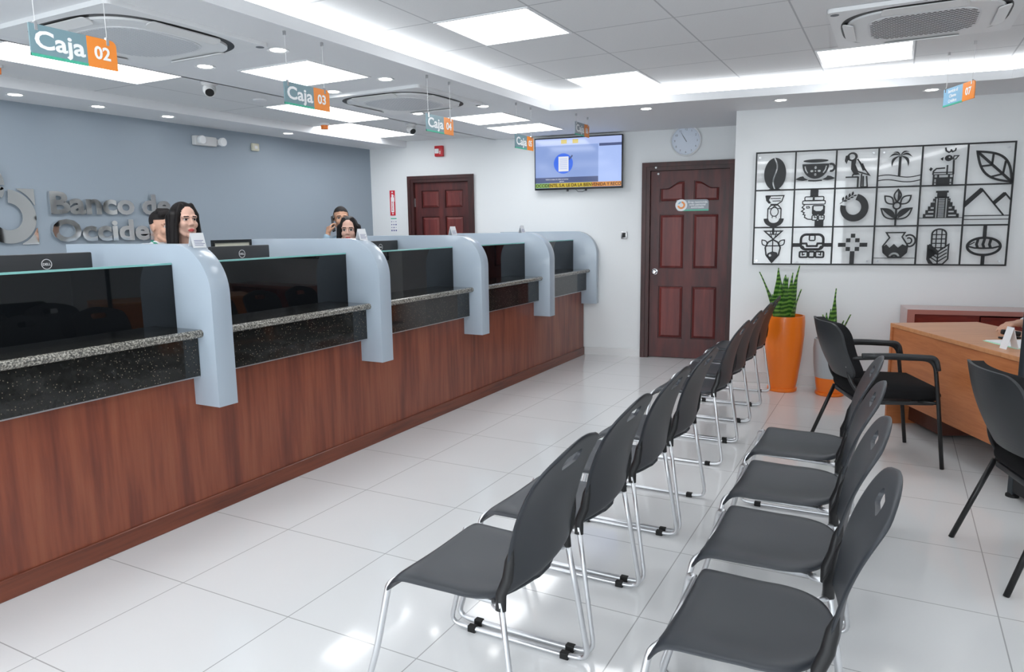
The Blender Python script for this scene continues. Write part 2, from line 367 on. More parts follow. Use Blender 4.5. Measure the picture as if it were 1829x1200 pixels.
# ---------------------------------------------------------------- doors
def curved_top(x0, x1, z0, z1, dip, side):
    """raised panel outline whose top edge swoops up towards one side"""
    out = [(x0, z0), (x1, z0)]; n = 14; top = []
    for i in range(n + 1):
        t = i / n; u = t if side > 0 else 1 - t
        s = min(1, max(0, (u - .25) / .6)); s = s * s * (3 - 2 * s); top.append((x0 + (x1 - x0) * t, z1 - dip * (1 - s)))
    return out + top[::-1]
def shrink(poly, d):
    cx = (min(p[0] for p in poly) + max(p[0] for p in poly)) / 2; cy = (min(p[1] for p in poly) + max(p[1] for p in poly)) / 2
    wx = (max(p[0] for p in poly) - min(p[0] for p in poly)) / 2; wy = (max(p[1] for p in poly) - min(p[1] for p in poly)) / 2
    return [(cx + (p[0] - cx) * (wx - d) / wx, cy + (p[1] - cy) * (wy - d) / wy) for p in poly]
def make_door(name, s0, s1, top, frame_w, knob_left, rows):
    wdt = s1 - s0; o = empty(name, W(s0, 0, CB), WA); o['kind'] = 'structure'
    f = B()
    prism(f, [[(0, 0), (frame_w, 0), (frame_w, top - frame_w), (wdt - frame_w, top - frame_w), (wdt - frame_w, 0), (wdt, 0), (wdt, top), (0, top)]], (0, .03, 0), (1, 0, 0), (0, 0, 1), .052)
    prism(f, [[(-.012, 0), (frame_w * .45, 0), (frame_w * .45, top - frame_w * .45), (wdt - frame_w * .45, top - frame_w * .45), (wdt - frame_w * .45, 0), (wdt + .012, 0), (wdt + .012, top + .012), (-.012, top + .012)]], (0, -.02, 0), (1, 0, 0), (0, 0, 1), .012)
    box(f, frame_w * .4, .062, .0, wdt - frame_w * .4, .11, top - frame_w * .4)  # unseen backing added behind the leaf, keeps outside light out of the gaps
    obj('door_frame', f, 'door_wood_dark', o)
    x0, x1, zt = frame_w + .003, wdt - frame_w - .003, top - frame_w - .004; dw = x1 - x0
    L = B()
    st = dw * .118; mid = dw * .112; cxm = (x0 + x1) / 2
    cols = ((x0 + st, cxm - mid / 2, 1), (cxm + mid / 2, x1 - st, -1))
    holes = []; panels = []
    for a, b, side in cols:
        for q, (z0, z1, dip) in enumerate(rows):
            pl = [(a, z0), (b, z0), (b, z1), (a, z1)] if not dip else curved_top(a, b, z0, z1, dip * .7, side)
            holes.append(pl); panels.append(pl)
    prism(L, [[(x0, .006), (x1, .006), (x1, zt), (x0, zt)]] + holes, (0, .045, 0), (1, 0, 0), (0, 0, 1), .022)
    box(L, x0, .045, .006, x1, .060, zt)
    obj('door_leaf', L, 'door_wood', o)
    for pl in panels:
        q = B(); a = shrink(pl, .010); b = shrink(pl, .034)
        va = [q.verts.new((p[0], .038, p[1])) for p in a]; vb = [q.verts.new((p[0], .0245, p[1])) for p in b]; vz = [q.verts.new((p[0], .044, p[1])) for p in a]
        n = len(a)
        for i in range(n):
            q.faces.new((va[i], va[(i + 1) % n], vb[(i + 1) % n], vb[i])); q.faces.new((vz[i], vz[(i + 1) % n], va[(i + 1) % n], va[i]))
        for t in tessellate_polygon([[v.co.copy() for v in vb]]): q.faces.new([vb[i] for i in t])
        obj('raised_panel', q, 'door_panel', o)
    kx = x0 + .055 if knob_left else x1 - .055
    k = B(); lathe(k, [(.0, 0), (.033, .001), (.033, .008), (.014, .012), (.012, .035), (.026, .045), (.028, .062), (.018, .074), (0, .076)], 24)
    bmesh.ops.transform(k, matrix=Matrix.Translation((kx, .023, .955)) @ Matrix.Rotation(PI / 2, 4, 'X'), verts=k.verts)
    obj('door_knob', k, 'chrome', o, True)
    return o
d1 = make_door('door_1', *D1, .075, True, ((.22, .80, 0), (.985, 1.575, 0), (1.705, 1.925, .11)))
sc = B()
for px, pz in ((.135, 2.07), (.155, 2.005)):
    q = B(); lathe(q, [(0, 0), (.011, .001), (.011, .006), (0, .008)], 14); bmesh.ops.transform(q, matrix=Matrix.Translation((px, -.021 if pz > 2.03 else .022, pz)) @ Matrix.Rotation(PI / 2, 4, 'X'), verts=q.verts)
    obj('door_contact', q, 'white_plastic', d1, True)
d2 = make_door('door_2', *D2, .065, False, ((.2, .84, 0), (.95, 1.60, 0), (1.70, 1.91, 0)))
for z in (.3, 1.0, 1.72): obj('hinge', bx(.062, .008, z, .074, .026, z + .1), 'steel', d2)
# plaque on the far door
pq = thing('door_plaque', 'grey plaque with a round orange emblem on the far door', 'sign', W(S_at(-2.12, CB), 0, CB - .0) + Vector((0, 0, 0)), WA)
px0 = D1[0]; pq.location = W(px0, -.05, CB)
def pxp(x, z): return (x, z)
b_ = B(); prism(b_, [rrect(.355, 1.655, .69, 1.775, .03, 6, (0, 1, 0, 1))], (0, .018, 0), (1, 0, 0), (0, 0, 1), .004); obj('plaque_board', b_, 'sign_grey', pq)
b_ = B(); prism(b_, [[(.40, 1.655), (.69, 1.655), (.69, 1.672), (.40, 1.672)]], (0, .0145, 0), (1, 0, 0), (0, 0, 1), .0015); obj('green_band', b_, 'sign_green', pq)
b_ = B(); prism(b_, [ell(.405, 1.718, .062)], (0, .0145, 0), (1, 0, 0), (0, 0, 1), .003); obj('emblem_disc', b_, 'white_ink', pq)
b_ = B(); prism(b_, [ell(.405, 1.718, .041, .041, -170, 85) + ell(.405, 1.718, .022, .022, 85, -170)], (0, .0115, 0), (1, 0, 0), (0, 0, 1), .001); obj('emblem_ring', b_, 'sign_orange', pq)
b_ = B(); prism(b_, [ell(.388, 1.742, .02, .008, 0, 360, 16, 40)], (0, .0115, 0), (1, 0, 0), (0, 0, 1), .001); obj('emblem_leaf', b_, 'sign_blue', pq)
b_ = B()
for k, t in enumerate(('Área restringida', 'solo personal', 'autorizado')): text_bm(b_, t, .031, (.575, .0145, 1.738 - k * .026), (1, 0, 0), (0, 0, 1), .001, .02, 'CENTER')
obj('plaque_text', b_, 'white_ink', pq)
# ---------------------------------------------------------------- teller counter
XW = -3.09; YD = [2.39, 3.69, 4.99, 6.29, 7.525]; TH = .115; YA, YB = .15, 7.57
tc = thing('teller_counter', 'long reddish brown wood veneer teller counter along the left side', 'counter', (XW, (YA + YB) / 2, 0))
hy = (YB - YA) / 2
obj('front_panel', bx(-.03, -hy, .088, -.012, hy, .75, .001, 1), 'veneer', tc)
obj('plinth', bx(-.03, -hy, 0, 0, hy, .09, .003, 1), 'veneer_base', tc)
obj('carcass', bx(-.62, -hy, .0, -.03, hy - .10, .74), 'veneer_base', tc)
obj('teller_worktop', bx(-.95, -hy, .90, -.14, hy - .15, .93, .004, 1), 'off_white', tc)
obj('back_rail', bx(-.14, -hy, .74, -.031, hy, .94), 'veneer_base', tc)
for y in (-3.2, -1.2, .8, 2.8): obj('support', bx(-.93, y, 0, -.90, y + .03, .90), 'veneer_base', tc)
ordn = ('nearest', 'second nearest', 'third', 'second farthest', 'farthest')
bay = [(YA, YD[0])] + [(YD[i] + TH, YD[i + 1]) for i in range(4)]
prof = []
for k, (y0, y1) in enumerate(bay):
    nm = ('at the left edge of the picture', 'just beyond the nearest grey divider', 'between the second and third dividers', 'between the third and fourth dividers', 'at the far end before the last divider')[k]
    yc = (y0 + y1) / 2; h = (y1 - y0) / 2 - .0015
    g = thing('granite_ledge', 'dark speckled granite customer ledge ' + nm, 'ledge', (XW, yc, .75), 0, 'granite customer ledges')
    b_ = B(); box(b_, -.12, -h, .195, .068, h, .235); obj('ledge_slab', b_, 'granite_black', g)
    b_ = B(); pr_ = [(.068, .195)] + [(.068 + .020 * math.cos(math.radians(a)), .215 + .020 * math.sin(math.radians(a))) for a in range(-90, 91, 15)] + [(.068, .235)]
    prism(b_, [[(x, z) for x, z in pr_]], (0, h, 0), (1, 0, 0), (0, 0, 1), 2 * h); obj('rounded_edge', b_, 'granite_edge_lit', g, True, 30)
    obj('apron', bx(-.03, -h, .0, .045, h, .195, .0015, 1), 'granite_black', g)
    obj('metal_strip', bx(-.012, -h, -.006, .043, h, .0), 'steel', g)
    s = thing('glass_screen', 'black glass screen with pale green top edge ' + nm, 'glass screen', (-3.20, yc, .985), 0, 'black glass screens of the counter')
    obj('dark_pane', bx(-.005, -h, 0, .005, h, .318), 'glass_black', s); obj('top_edge', bx(-.0055, -h, .318, .0055, h, .328, .001, 1), 'glass_edge', s)
for k, y in enumerate(YD):
    nm = ('nearest', 'second', 'third', 'fourth', 'farthest')[k]
    d = tag(empty('counter_divider', (XW, y, 0)), 'blue-grey rounded divider panel on the counter, %s of the five' % nm if k not in (0, 4) else 'blue-grey rounded divider panel on the counter, %s one %s' % (nm, 'with a paper tent on top' if k == 0 else 'beside the white wall'), 'divider', 'rounded counter dividers')
    R_ = .25; xf = .162
    out = [(-.03, .597), (xf, .597), (xf, 1.405 - R_)] + [(xf - R_ + R_ * math.cos(math.radians(a)), 1.405 - R_ + R_ * math.sin(math.radians(a))) for a in range(6, 91, 6)] + [(-.98, 1.405), (-.98, .932), (-.14, .932), (-.14, .96), (-.03, .96)]
    if k == 0: dm = bake((lambda b: (prism(b, [out], (0, 0, 0), (1, 0, 0), (0, 0, 1), -TH), b)[1])(B()), [('BEVEL', dict(width=.004, segments=2, limit_method='ANGLE'))])
    if k == 4: d.rotation_euler = (0, 0, WA); d.scale = (1, .75, 1); d.location.y = 7.505
    p = bpy.data.objects.new('divider_panel', dm); C.objects.link(p); p.parent = d
    if k == 0:
        dm.materials.clear(); dm.materials.append(M['lacquer_blue']); dm.polygons.foreach_set('use_smooth', [True] * len(dm.polygons)); dm.set_sharp_from_angle(angle=math.radians(30))
# tents on the dividers
for k, (x, y, lab) in enumerate(((-3.09, 2.415, 'small folded white card standing on the nearest divider, hiding the woman\'s chin'), (-3.115, 3.71, 'small folded white card on the second divider in front of the other woman'), (-3.24, 5.02, 'small folded white card seen edge-on on the third divider'), (-3.27, 6.33, 'small folded white card seen edge-on on the fourth divider'))):
    dz = 0; xc = x - XW
    if xc > -.088: dz = .25 - math.sqrt(.25 ** 2 - (xc + .088) ** 2)
    t = tag(empty('table_tent', (x, y + .01, 1.4055 - dz)), lab, 'paper card', 'folded cards on the dividers')
    b_ = B(); L_ = .078
    for s in (-1, 1):
        prism(b_, [[(s * .020, -.004), (s * .0, .070), (s * -.0012, .070), (s * .0188, -.004)]], (0, L_, 0), (1, 0, 0), (0, 0, 1), L_)
    obj('card', b_, 'paper', t)
    b_ = B(); N_ = Vector((.074, 0, .020)).normalized(); V_ = Vector((-.020, 0, .074)).normalized(); O_ = Vector((.020, 0, -.004)) + N_ * .0006
    for q in range(4): prism(b_, [[(.012, .012 + q * .008), (.012 + (.05, .06, .045, .055)[q], .012 + q * .008), (.012 + (.05, .06, .045, .055)[q], .0145 + q * .008), (.012, .0145 + q * .008)]], O_, (0, 1, 0), V_, .0004)
    obj('printed_lines', b_, 'blue_ink', t)
# monitors
def monitor(name, label, loc, rz, wdt=.48, hgt=.29, logo=True, group='monitors on the teller desks', neck=.10):
    t = thing(name, label, 'monitor', loc, rz, group)   # local +x is the back, seen from the hall
    z0 = neck
    b_ = B(); box(b_, -.012, -wdt / 2, z0, .022, wdt / 2, z0 + hgt, .006, 2); obj('housing', b_, 'shell_black', t, True)
    obj('display', bx(-.0135, -wdt / 2 + .008, z0 + .012, -.012, wdt / 2 - .008, z0 + hgt - .008), 'glass_black', t)
    b_ = B(); box(b_, .022, -.03, .012, .04, .03, z0 + .16, .004); obj('stand_neck', b_, 'plastic_black', t, True)
    b_ = B(); box(b_, -.08, -.11, 0, .07, .11, .012, .005); obj('stand_foot', b_, 'plastic_black', t, True)
    if logo:
        b_ = B(); r1 = ell(0, 0, .026, .026, 0, 360, 28); r2 = ell(0, 0, .0225, .0225, 0, 360, 28)
        prism(b_, [r1, r2], (.0222, 0, z0 + hgt - .052), (0, 1, 0), (0, 0, 1), .0008)
        text_bm(b_, 'DELL', .017, (.0222, 0, z0 + hgt - .058), (0, 1, 0), (0, 0, 1), .0008, .03, 'CENTER')
        obj('maker_logo', b_, 'off_white', t)
    return t
for k, (y, lab) in enumerate(((2.09, 'back of a black monitor above the nearest glass screen'), (3.315, 'back of a black monitor between the two women'), (4.745, 'back of a black monitor behind the second divider, only its corner showing'))):
    monitor('computer_monitor', lab, (-3.76, y, .93), 0, .47, .29, neck=.147 if k != 1 else .150)
# low black framed tray behind the second monitor
fr = thing('document_frame', 'low black frame with a beige panel behind the second monitor', 'picture frame', (-4.035, 3.50, .93))
obj('frame_board', bx(-.012, -.15, .0, .0, .15, .46), 'beige_plastic', fr)
b_ = B(); prism(b_, [[(-.165, 0), (.165, 0), (.165, .475), (-.165, .475)], [(-.15, .015), (-.15, .455), (.15, .455), (.15, .015)]], (-.014, 0, 0), (0, 1, 0), (0, 0, 1), .022); obj('frame_border', b_, 'black', fr)
# ---------------------------------------------------------------- wall emblem and letters (mirror steel on the grey wall)
XG = -5.81
bl = thing('bank_wall_lettering', 'large mirror steel letters and round emblem on the grey wall', 'wall sign', (XG, 3.0, 1.6))
def wl(bm, loops, off=.018, th=.008): prism(bm, loops, (off, 0, 0), (0, 1, 0), (0, 0, 1), th)
b_ = B(); cx0, cz0 = .0, -.008
wl(b_, [ell(cx0, cz0, .198, .198, -198, 85, 60) + ell(cx0 + .0, cz0, .100, .100, 85, -198, 50)]); obj('emblem_ring', b_, 'mirror_steel', bl)
b_ = B()   # corner pieces of the square round the ring
for sx, sz in ((1, 1), (1, -1), (-1, -1)):
    a = [(cx0 + sx * .205 * math.cos(math.radians(t)) * 1.06, cz0 + sz * .205 * math.sin(math.radians(t)) * 1.06) for t in range(24, 67, 6)]
    b_ = B(); wl(b_, [a + [(cx0 + sx * .085, cz0 + sz * .207), (cx0 + sx * .207, cz0 + sz * .207), (cx0 + sx * .207, cz0 + sz * .085)]], .006, .006); obj('emblem_corner', b_, 'mirror_steel', bl)
b_ = B(); wl(b_, [[(-.15, .22)] + ell(-.15, .22, .15, .165, 0, 90, 14)]); wl(b_, [ell(-.35, .22, .15, .165, 0, 180, 20)]); obj('emblem_arc', b_, 'mirror_steel', bl)
b_ = B()
for k in range(4):
    for s in (-1, 1): wl(b_, [ell(-.145 + .045 * k * .8 + s * .012, .085 + .032 * k - s * .014, .040, .015, 0, 360, 14, 38 + s * 40)])
obj('emblem_leaf', b_, 'mirror_steel', bl)
b_ = B(); text_bm(b_, 'Banco', .235, (.012, .295, .020), (0, 1, 0), (0, 0, 1), .02, .032, fit=.70); obj('steel_letters', b_, 'mirror_steel', bl)
b_ = B(); text_bm(b_, 'de', .235, (.012, 1.075, .020), (0, 1, 0), (0, 0, 1), .02, .032, fit=.285); obj('steel_letters', b_, 'mirror_steel', bl)
b_ = B(); text_bm(b_, 'Occidente', .235, (.012, .300, -.195), (0, 1, 0), (0, 0, 1), .02, .032, fit=1.20); obj('steel_letters', b_, 'mirror_steel', bl)
# emergency lamp and detector on the grey wall
t = thing('emergency_lamp', 'white twin-head emergency lamp high on the grey wall', 'emergency light', (XG, 4.81, 2.255))
b_ = B(); box(b_, 0, -.15, 0, .055, .09, .085, .008); obj('lamp_housing', b_, 'off_white', t, True)
for y in (-.11, .125):
    b_ = B(); lathe(b_, [(0, 0), (.030, .004), (.040, .03), (.040, .05), (.036, .055), (0, .055)], 20)
    bmesh.ops.transform(b_, matrix=Matrix.Translation((.052, y, .045)) @ Matrix.Rotation(PI / 2, 4, 'Y'), verts=b_.verts); obj('lamp_head', b_, 'white_plastic', t, True)
b_ = B(); box(b_, .0, .085, .02, .05, .16, .07, .006); obj('head_arm', b_, 'off_white', t, True)
t = thing('motion_detector', 'small square beige detector on the grey wall right of the emergency lamp', 'detector', (XG, 5.40, 2.26))
b_ = B(); box(b_, 0, -.045, 0, .03, .045, .075, .008); obj('detector_housing', b_, 'beige_plastic', t, True); obj('detector_lens', bx(.029, -.02, .02, .033, .02, .05, .002), 'off_white', t)
# ---------------------------------------------------------------- back wall fittings
t = thing('fire_alarm', 'red fire alarm with strobe above the small door', 'alarm', W(-3.819, 2.30, CB), WA)
b_ = B(); box(b_, -.055, -.045, 0, .055, 0, .125, .008); obj('alarm_housing', b_, 'red_plastic', t, True); b_ = B(); box(b_, -.045, -.058, .035, .005, -.043, .09, .005); obj('strobe_lens', b_, 'white_plastic', t, True)
b_ = B(); text_bm(b_, 'FIRE', .02, (.026, -.0455, .028), (0, 0, 1), (-1, 0, 0), .001, .02); obj('alarm_text', b_, 'white_ink', t)
t = thing('extinguisher_sign', 'narrow red sign with a white extinguisher symbol on the white wall', 'sign', W(-4.485, 1.62, CB), WA)
obj('sign_plate', bx(-.036, -.004, 0, .036, 0, .305), 'sign_red', t)
b_ = B(); prism(b_, [rrect(-.020, .04, .020, .225, .012)], (0, -.004, 0), (1, 0, 0), (0, 0, 1), .001); prism(b_, [rrect(-.011, .215, .011, .26, .006)], (0, -.004, 0), (1, 0, 0), (0, 0, 1), .0012)
prism(b_, stroke([(.008, .25), (.024, .24), (.024, .17)], .006), (0, -.004, 0), (1, 0, 0), (0, 0, 1), .001); prism(b_, [[(-.014, .03), (.014, .03), (0, .01)]], (0, -.004, 0), (1, 0, 0), (0, 0, 1), .001); prism(b_, [[(-.014, .275), (.014, .275), (0, .298)]], (0, -.004, 0), (1, 0, 0), (0, 0, 1), .001)
obj('extinguisher_symbol', b_, 'white_ink', t)
b_ = B(); text_bm(b_, 'EXTINTOR', .024, (.006, -.0055, .055), (0, 0, 1), (-1, 0, 0), .0006, .02); obj('sign_text', b_, 'sign_red', t)
t = thing('safety_notice', 'small white notice with purple symbols under the red extinguisher sign', 'notice', W(-4.478, 1.42, CB), WA)
obj('notice_sheet', bx(-.046, -.002, 0, .046, 0, .185), 'paper', t); obj('green_band', bx(-.04, -.003, .158, .04, -.002, .17), 'sign_green', t)
b_ = B(); r2_ = random.Random(3)
for i in range(3):
    for j in range(4):
        x, z = -.03 + .03 * i, .018 + .036 * j; s = .004 + .005 * r2_.random() if j else .009
        q = B(); box(q, x - s, -.003, z - s, x + s, -.002, z + s); obj('printed_symbol', q, 'blue_ink', t)
t = thing('access_reader', 'small black and grey access reader on the wall left of the far door', 'card reader', W(-1.598, 1.315, CB), WA)
b_ = B(); box(b_, -.033, -.018, 0, .033, 0, .082, .006); obj('reader_housing', b_, 'steel', t, True); b_ = B(); box(b_, -.019, -.022, .016, .019, -.016, .068, .003); obj('reader_pad', b_, 'black', t, True)
t = thing('wall_clock', 'round white wall clock above the far door', 'clock', W(-.95, 2.335, CB), WA)
def facing(bm): bmesh.ops.transform(bm, matrix=Matrix.Rotation(PI / 2, 4, 'X'), verts=bm.verts); return bm
b_ = B(); lathe(b_, [(0, 0), (.158, 0), (.16, .006), (.16, .036), (.152, .042), (.146, .036), (.146, .012)], 56); obj('clock_rim', facing(b_), 'white_plastic', t, True)
b_ = B(); lathe(b_, [(0, .018), (.147, .018), (.147, .022), (0, .022)], 48); obj('clock_dial', facing(b_), 'clock_face', t)
b_ = B()
for h in range(1, 13):
    a = math.radians(90 - 30 * h); text_bm(b_, str(h), .030, (.116 * math.cos(a), -.0225, .116 * math.sin(a) - .011), (1, 0, 0), (0, 0, 1), .0006, .0, 'CENTER')
for q in range(60):
    a = math.radians(6 * q); r0, r1 = (.134, .142); prism(b_, stroke([(r0 * math.cos(a), r0 * math.sin(a)), (r1 * math.cos(a), r1 * math.sin(a))], .0012), (0, -.0225, 0), (1, 0, 0), (0, 0, 1), .0006)
obj('clock_numerals', b_, 'grey_ink', t)
for nm, ang, ln, wd in (('hour_hand', 122, .065, .006), ('minute_hand', 121, .10, .004)):
    a = math.radians(ang); b_ = B(); prism(b_, stroke([(-.015 * math.cos(a), -.015 * math.sin(a)), (ln * math.cos(a), ln * math.sin(a))], wd), (0, -.024 if nm[0] == 'h' else -.0255, 0), (1, 0, 0), (0, 0, 1), .001); obj(nm, b_, 'grey_ink', t)
# television
TV = W(S_at(-3.15, CB), 2.149, CB) ; TV = W(-2.105, 2.149, CB)
t = thing('television', 'wall-mounted television showing a blue slide and a yellow ticker', 'television', TV, WA)
tilt = Matrix.Translation((0, -.06, 0)) @ Matrix.Rotation(math.radians(-0), 4, 'X')
hw, hh = .50, .283
def tvp(name, loops, y, th, m_, parent):
    b_ = B(); prism(b_, loops, (0, y, 0), (1, 0, 0), (0, 0, 1), th); return obj(name, b_, m_, parent)
b_ = B(); box(b_, -hw, -.095, -hh, hw, -.06, hh, .004); obj('bezel', b_, 'plastic_black', t, True)
b_ = B(); box(b_, -.2, -.06, -.15, .2, 0, .15); obj('wall_bracket', b_, 'metal_black', t)
R4 = lambda a, b, c, d: [[(a, b), (c, b), (c, d), (a, d)]]
scr = tvp('screen', R4(-hw + .012, -hh + .02, hw - .012, hh - .012), -.095, .001, 'scr_light', t); scr['label'] = 'lit screen with a blue slide'
L0, R0, B0_, T0 = -hw + .012, hw - .012, -hh + .02, hh - .012
tvp('slide', R4(L0, B0_ + .075, L0 + .72, T0 - .075), -.0965, .0006, 'scr_blue', scr); tvp('header', R4(L0, T0 - .072, R0, T0), -.0965, .0006, 'scr_top', scr)
tvp('caption_bar', R4(L0, B0_ + .055, L0 + .72, B0_ + .115), -.0975, .0006, 'scr_dark', scr); tvp('side_caption', R4(L0 + .73, T0 - .10, R0, T0 - .07), -.0965, .0006, 'scr_dark', scr)
b_ = B()
NT = 6; cols = ['scr_green', 'scr_yellow', 'scr_yellow', 'scr_yellow', 'scr_orange', 'scr_orange']
for q in range(NT): tvp('ticker', R4(L0 + (R0 - L0) * q / NT, B0_ + .002, L0 + (R0 - L0) * (q + 1) / NT, B0_ + .053), -.0975, .0006, cols[q], scr)
b_ = B(); text_bm(b_, 'OCCIDENTE, S.A. LE DA LA BIENVENIDA Y RECO', .048, (L0 + .004, -.0985, B0_ + .011), (1, 0, 0), (0, 0, 1), .0004, .02, fit=R0 - L0 - .008); obj('ticker_text', b_, 'scr_ink', scr)
tvp('slide_disc', [ell(L0 + .325, .0, .11)], -.0975, .0004, 'scr_disc', scr); tvp('slide_sheet', R4(L0 + .27, -.085, L0 + .385, .075), -.0985, .0004, 'scr_white', scr)
b_ = B()
for q in range(6): prism(b_, R4(L0 + .285, -.06 + .021 * q, L0 + .37, -.053 + .021 * q), (0, -.0992, 0), (1, 0, 0), (0, 0, 1), .0003)
obj('sheet_lines', b_, 'scr_top', scr); tvp('pen', stroke([(L0 + .39, .04), (L0 + .43, .085)], .016), -.0992, .0004, 'scr_dark', scr)
for q in (.30, .43): tvp('header_badge', R4(L0 + q, T0 - .058, L0 + q + .065, T0 - .015), -.0975, .0006, 'scr_yellow', scr)
b_ = B(); text_bm(b_, 'Solicite su tarjeta de crédito en nuestras', .016, (L0 + .12, -.0985, B0_ + .088), (1, 0, 0), (0, 0, 1), .0004, .01); text_bm(b_, 'agencias', .016, (L0 + .28, -.0985, B0_ + .066), (1, 0, 0), (0, 0, 1), .0004, .01); obj('caption_text', b_, 'scr_white', scr)
b_ = B()
for x in (-.13, .08): box(b_, x, -.085, -hh - .02, x + .02, -.07, -hh)
tube(b_, [(-.03, -.075, -hh + .003), (.0, -.075, -hh - .028), (.05, -.075, -hh - .03), (.085, -.075, -hh - .012)], .0025, 6); obj('cable_and_pegs', b_, 'metal_black', t)
# ---------------------------------------------------------------- ceiling fittings
def panel(x0, x1, y0, y1, z, lab, grp):
    cx, cy = (x0 + x1) / 2, (y0 + y1) / 2; hx, hy = (x1 - x0) / 2, (y1 - y0) / 2
    t = thing('ceiling_light_panel', lab, 'ceiling light', (cx, cy, z), 0, grp)
    b_ = B(); prism(b_, [[(-hx - .014, -hy - .014), (hx + .014, -hy - .014), (hx + .014, hy + .014), (-hx - .014, hy + .014)], [(-hx, -hy), (-hx, hy), (hx, hy), (hx, -hy)]], (0, 0, -.006), (1, 0, 0), (0, 1, 0), .006); obj('panel_frame', b_, 'white_plastic', t)
    obj('diffuser', bx(-hx, -hy, -.004, hx, hy, -.001), 'led_panel', t)
def q60(x0, y0, z): return (x0 + .02, x0 + .58, y0 + .02, y0 + .585, z)
gm = 'square light panels in the tiled ceiling'; gl = 'square light panels in the band over the counter'; gr = 'long light panels over the tellers'
panel(*q60(-2.36, 3.53, ZM), 'square glowing ceiling panel at the top centre, nearest inside the cove', gm)
panel(*q60(-2.36, 5.35, ZM), 'square glowing ceiling panel in the tiles just inside the cove corner', gm)
panel(*q60(-.56, 5.40, ZM), 'square glowing ceiling panel just past the right-hand air conditioner', gm)
panel(-3.70, -3.14, 3.37, 3.93, ZL, 'square glowing panel behind the Caja 03 sign', gl)
panel(-3.68, -3.12, 5.72, 6.28, ZL, 'square glowing panel right of the Caja 04 sign', gl)
panel(-3.72, -3.12, 6.50, 7.04, ZL, 'square glowing panel behind the Caja 05 sign, farthest in its band', gl)
panel(-4.78, -4.22, 2.33, 3.42, ZR, 'long glowing panel behind the Caja 02 sign', gr)
panel(-4.78, -4.22, 4.60, 5.68, ZR, 'long glowing panel below the Caja 03 sign', gr)
panel(-5.365, -4.82, 5.72, 6.80, ZR, 'long glowing panel nearest the grey wall', gr)
# the same panels go on behind and beside the camera
for x, y in ((-2.36, 1.10), (-2.36, -1.3), (-.56, 1.10), (-.56, -1.3), (-.56, 3.0), (1.24, 1.1), (1.24, 3.53), (1.24, -1.3)):
    panel(*q60(x, y, ZM), 'square glowing ceiling panel in the tiles over the waiting chairs, out of the picture', gm)
for y in (.1, 1.2): panel(-3.70, -3.14, y, y + .56, ZL, 'square glowing panel in the band over the near end of the counter', gl)
panel(-4.78, -4.22, .1, 1.2, ZR, 'long glowing panel over the near end of the tellers', gr)
def downlight(x, y, z, lab, grp, rot=0):
    t = thing('recessed_spotlight', lab, 'spotlight', (x, y, z), rot, grp)
    b_ = B(); lathe(b_, [(.042, -.0005), (.050, -.001), (.062, -.004), (.060, 0), (.042, 0)], 24); obj('spot_ring', b_, 'white_plastic', t, True)
    b_ = B(); lathe(b_, [(0, -.0018), (.042, -.0018), (.042, -.0005), (0, -.0005)], 24); obj('spot_lens', b_, 'led_spot', t)
for (x, y), l in zip(((-5.52, 3.0), (-5.52, 3.60), (-5.52, 4.21), (-5.5, 5.57)), ('leftmost', 'second from the left', 'third from the left', 'farthest')): downlight(x, y, ZK, 'small round spotlight in the strip along the grey wall, %s' % l, 'spotlights along the grey wall')
for (x, y), l in zip(((-3.79, 3.18), (-3.11, 3.11), (-3.10, 4.06), (-3.70, 4.22), (-3.78, 5.40), (-3.10, 5.37)), ('just left of the square panel behind the Caja 03 sign', 'above the Caja 03 sign', 'right of the Caja 03 sign', 'just behind the right edge of the Caja 03 sign', 'just left of the Caja 04 sign', 'above the panel right of the Caja 04 sign')):
    downlight(x, y, ZL, 'small round spotlight ' + l, 'spotlights over the counter')
for (x, y), l in zip(((-1.98, 6.25), (-.90, 6.43), (.175, 6.58)), ('above the clock', 'above the left end of the black artwork', 'left of the Servicio al Cliente sign')): downlight(x, y, ZL, 'small round spotlight in the ceiling ' + l, 'spotlights over the back wall')
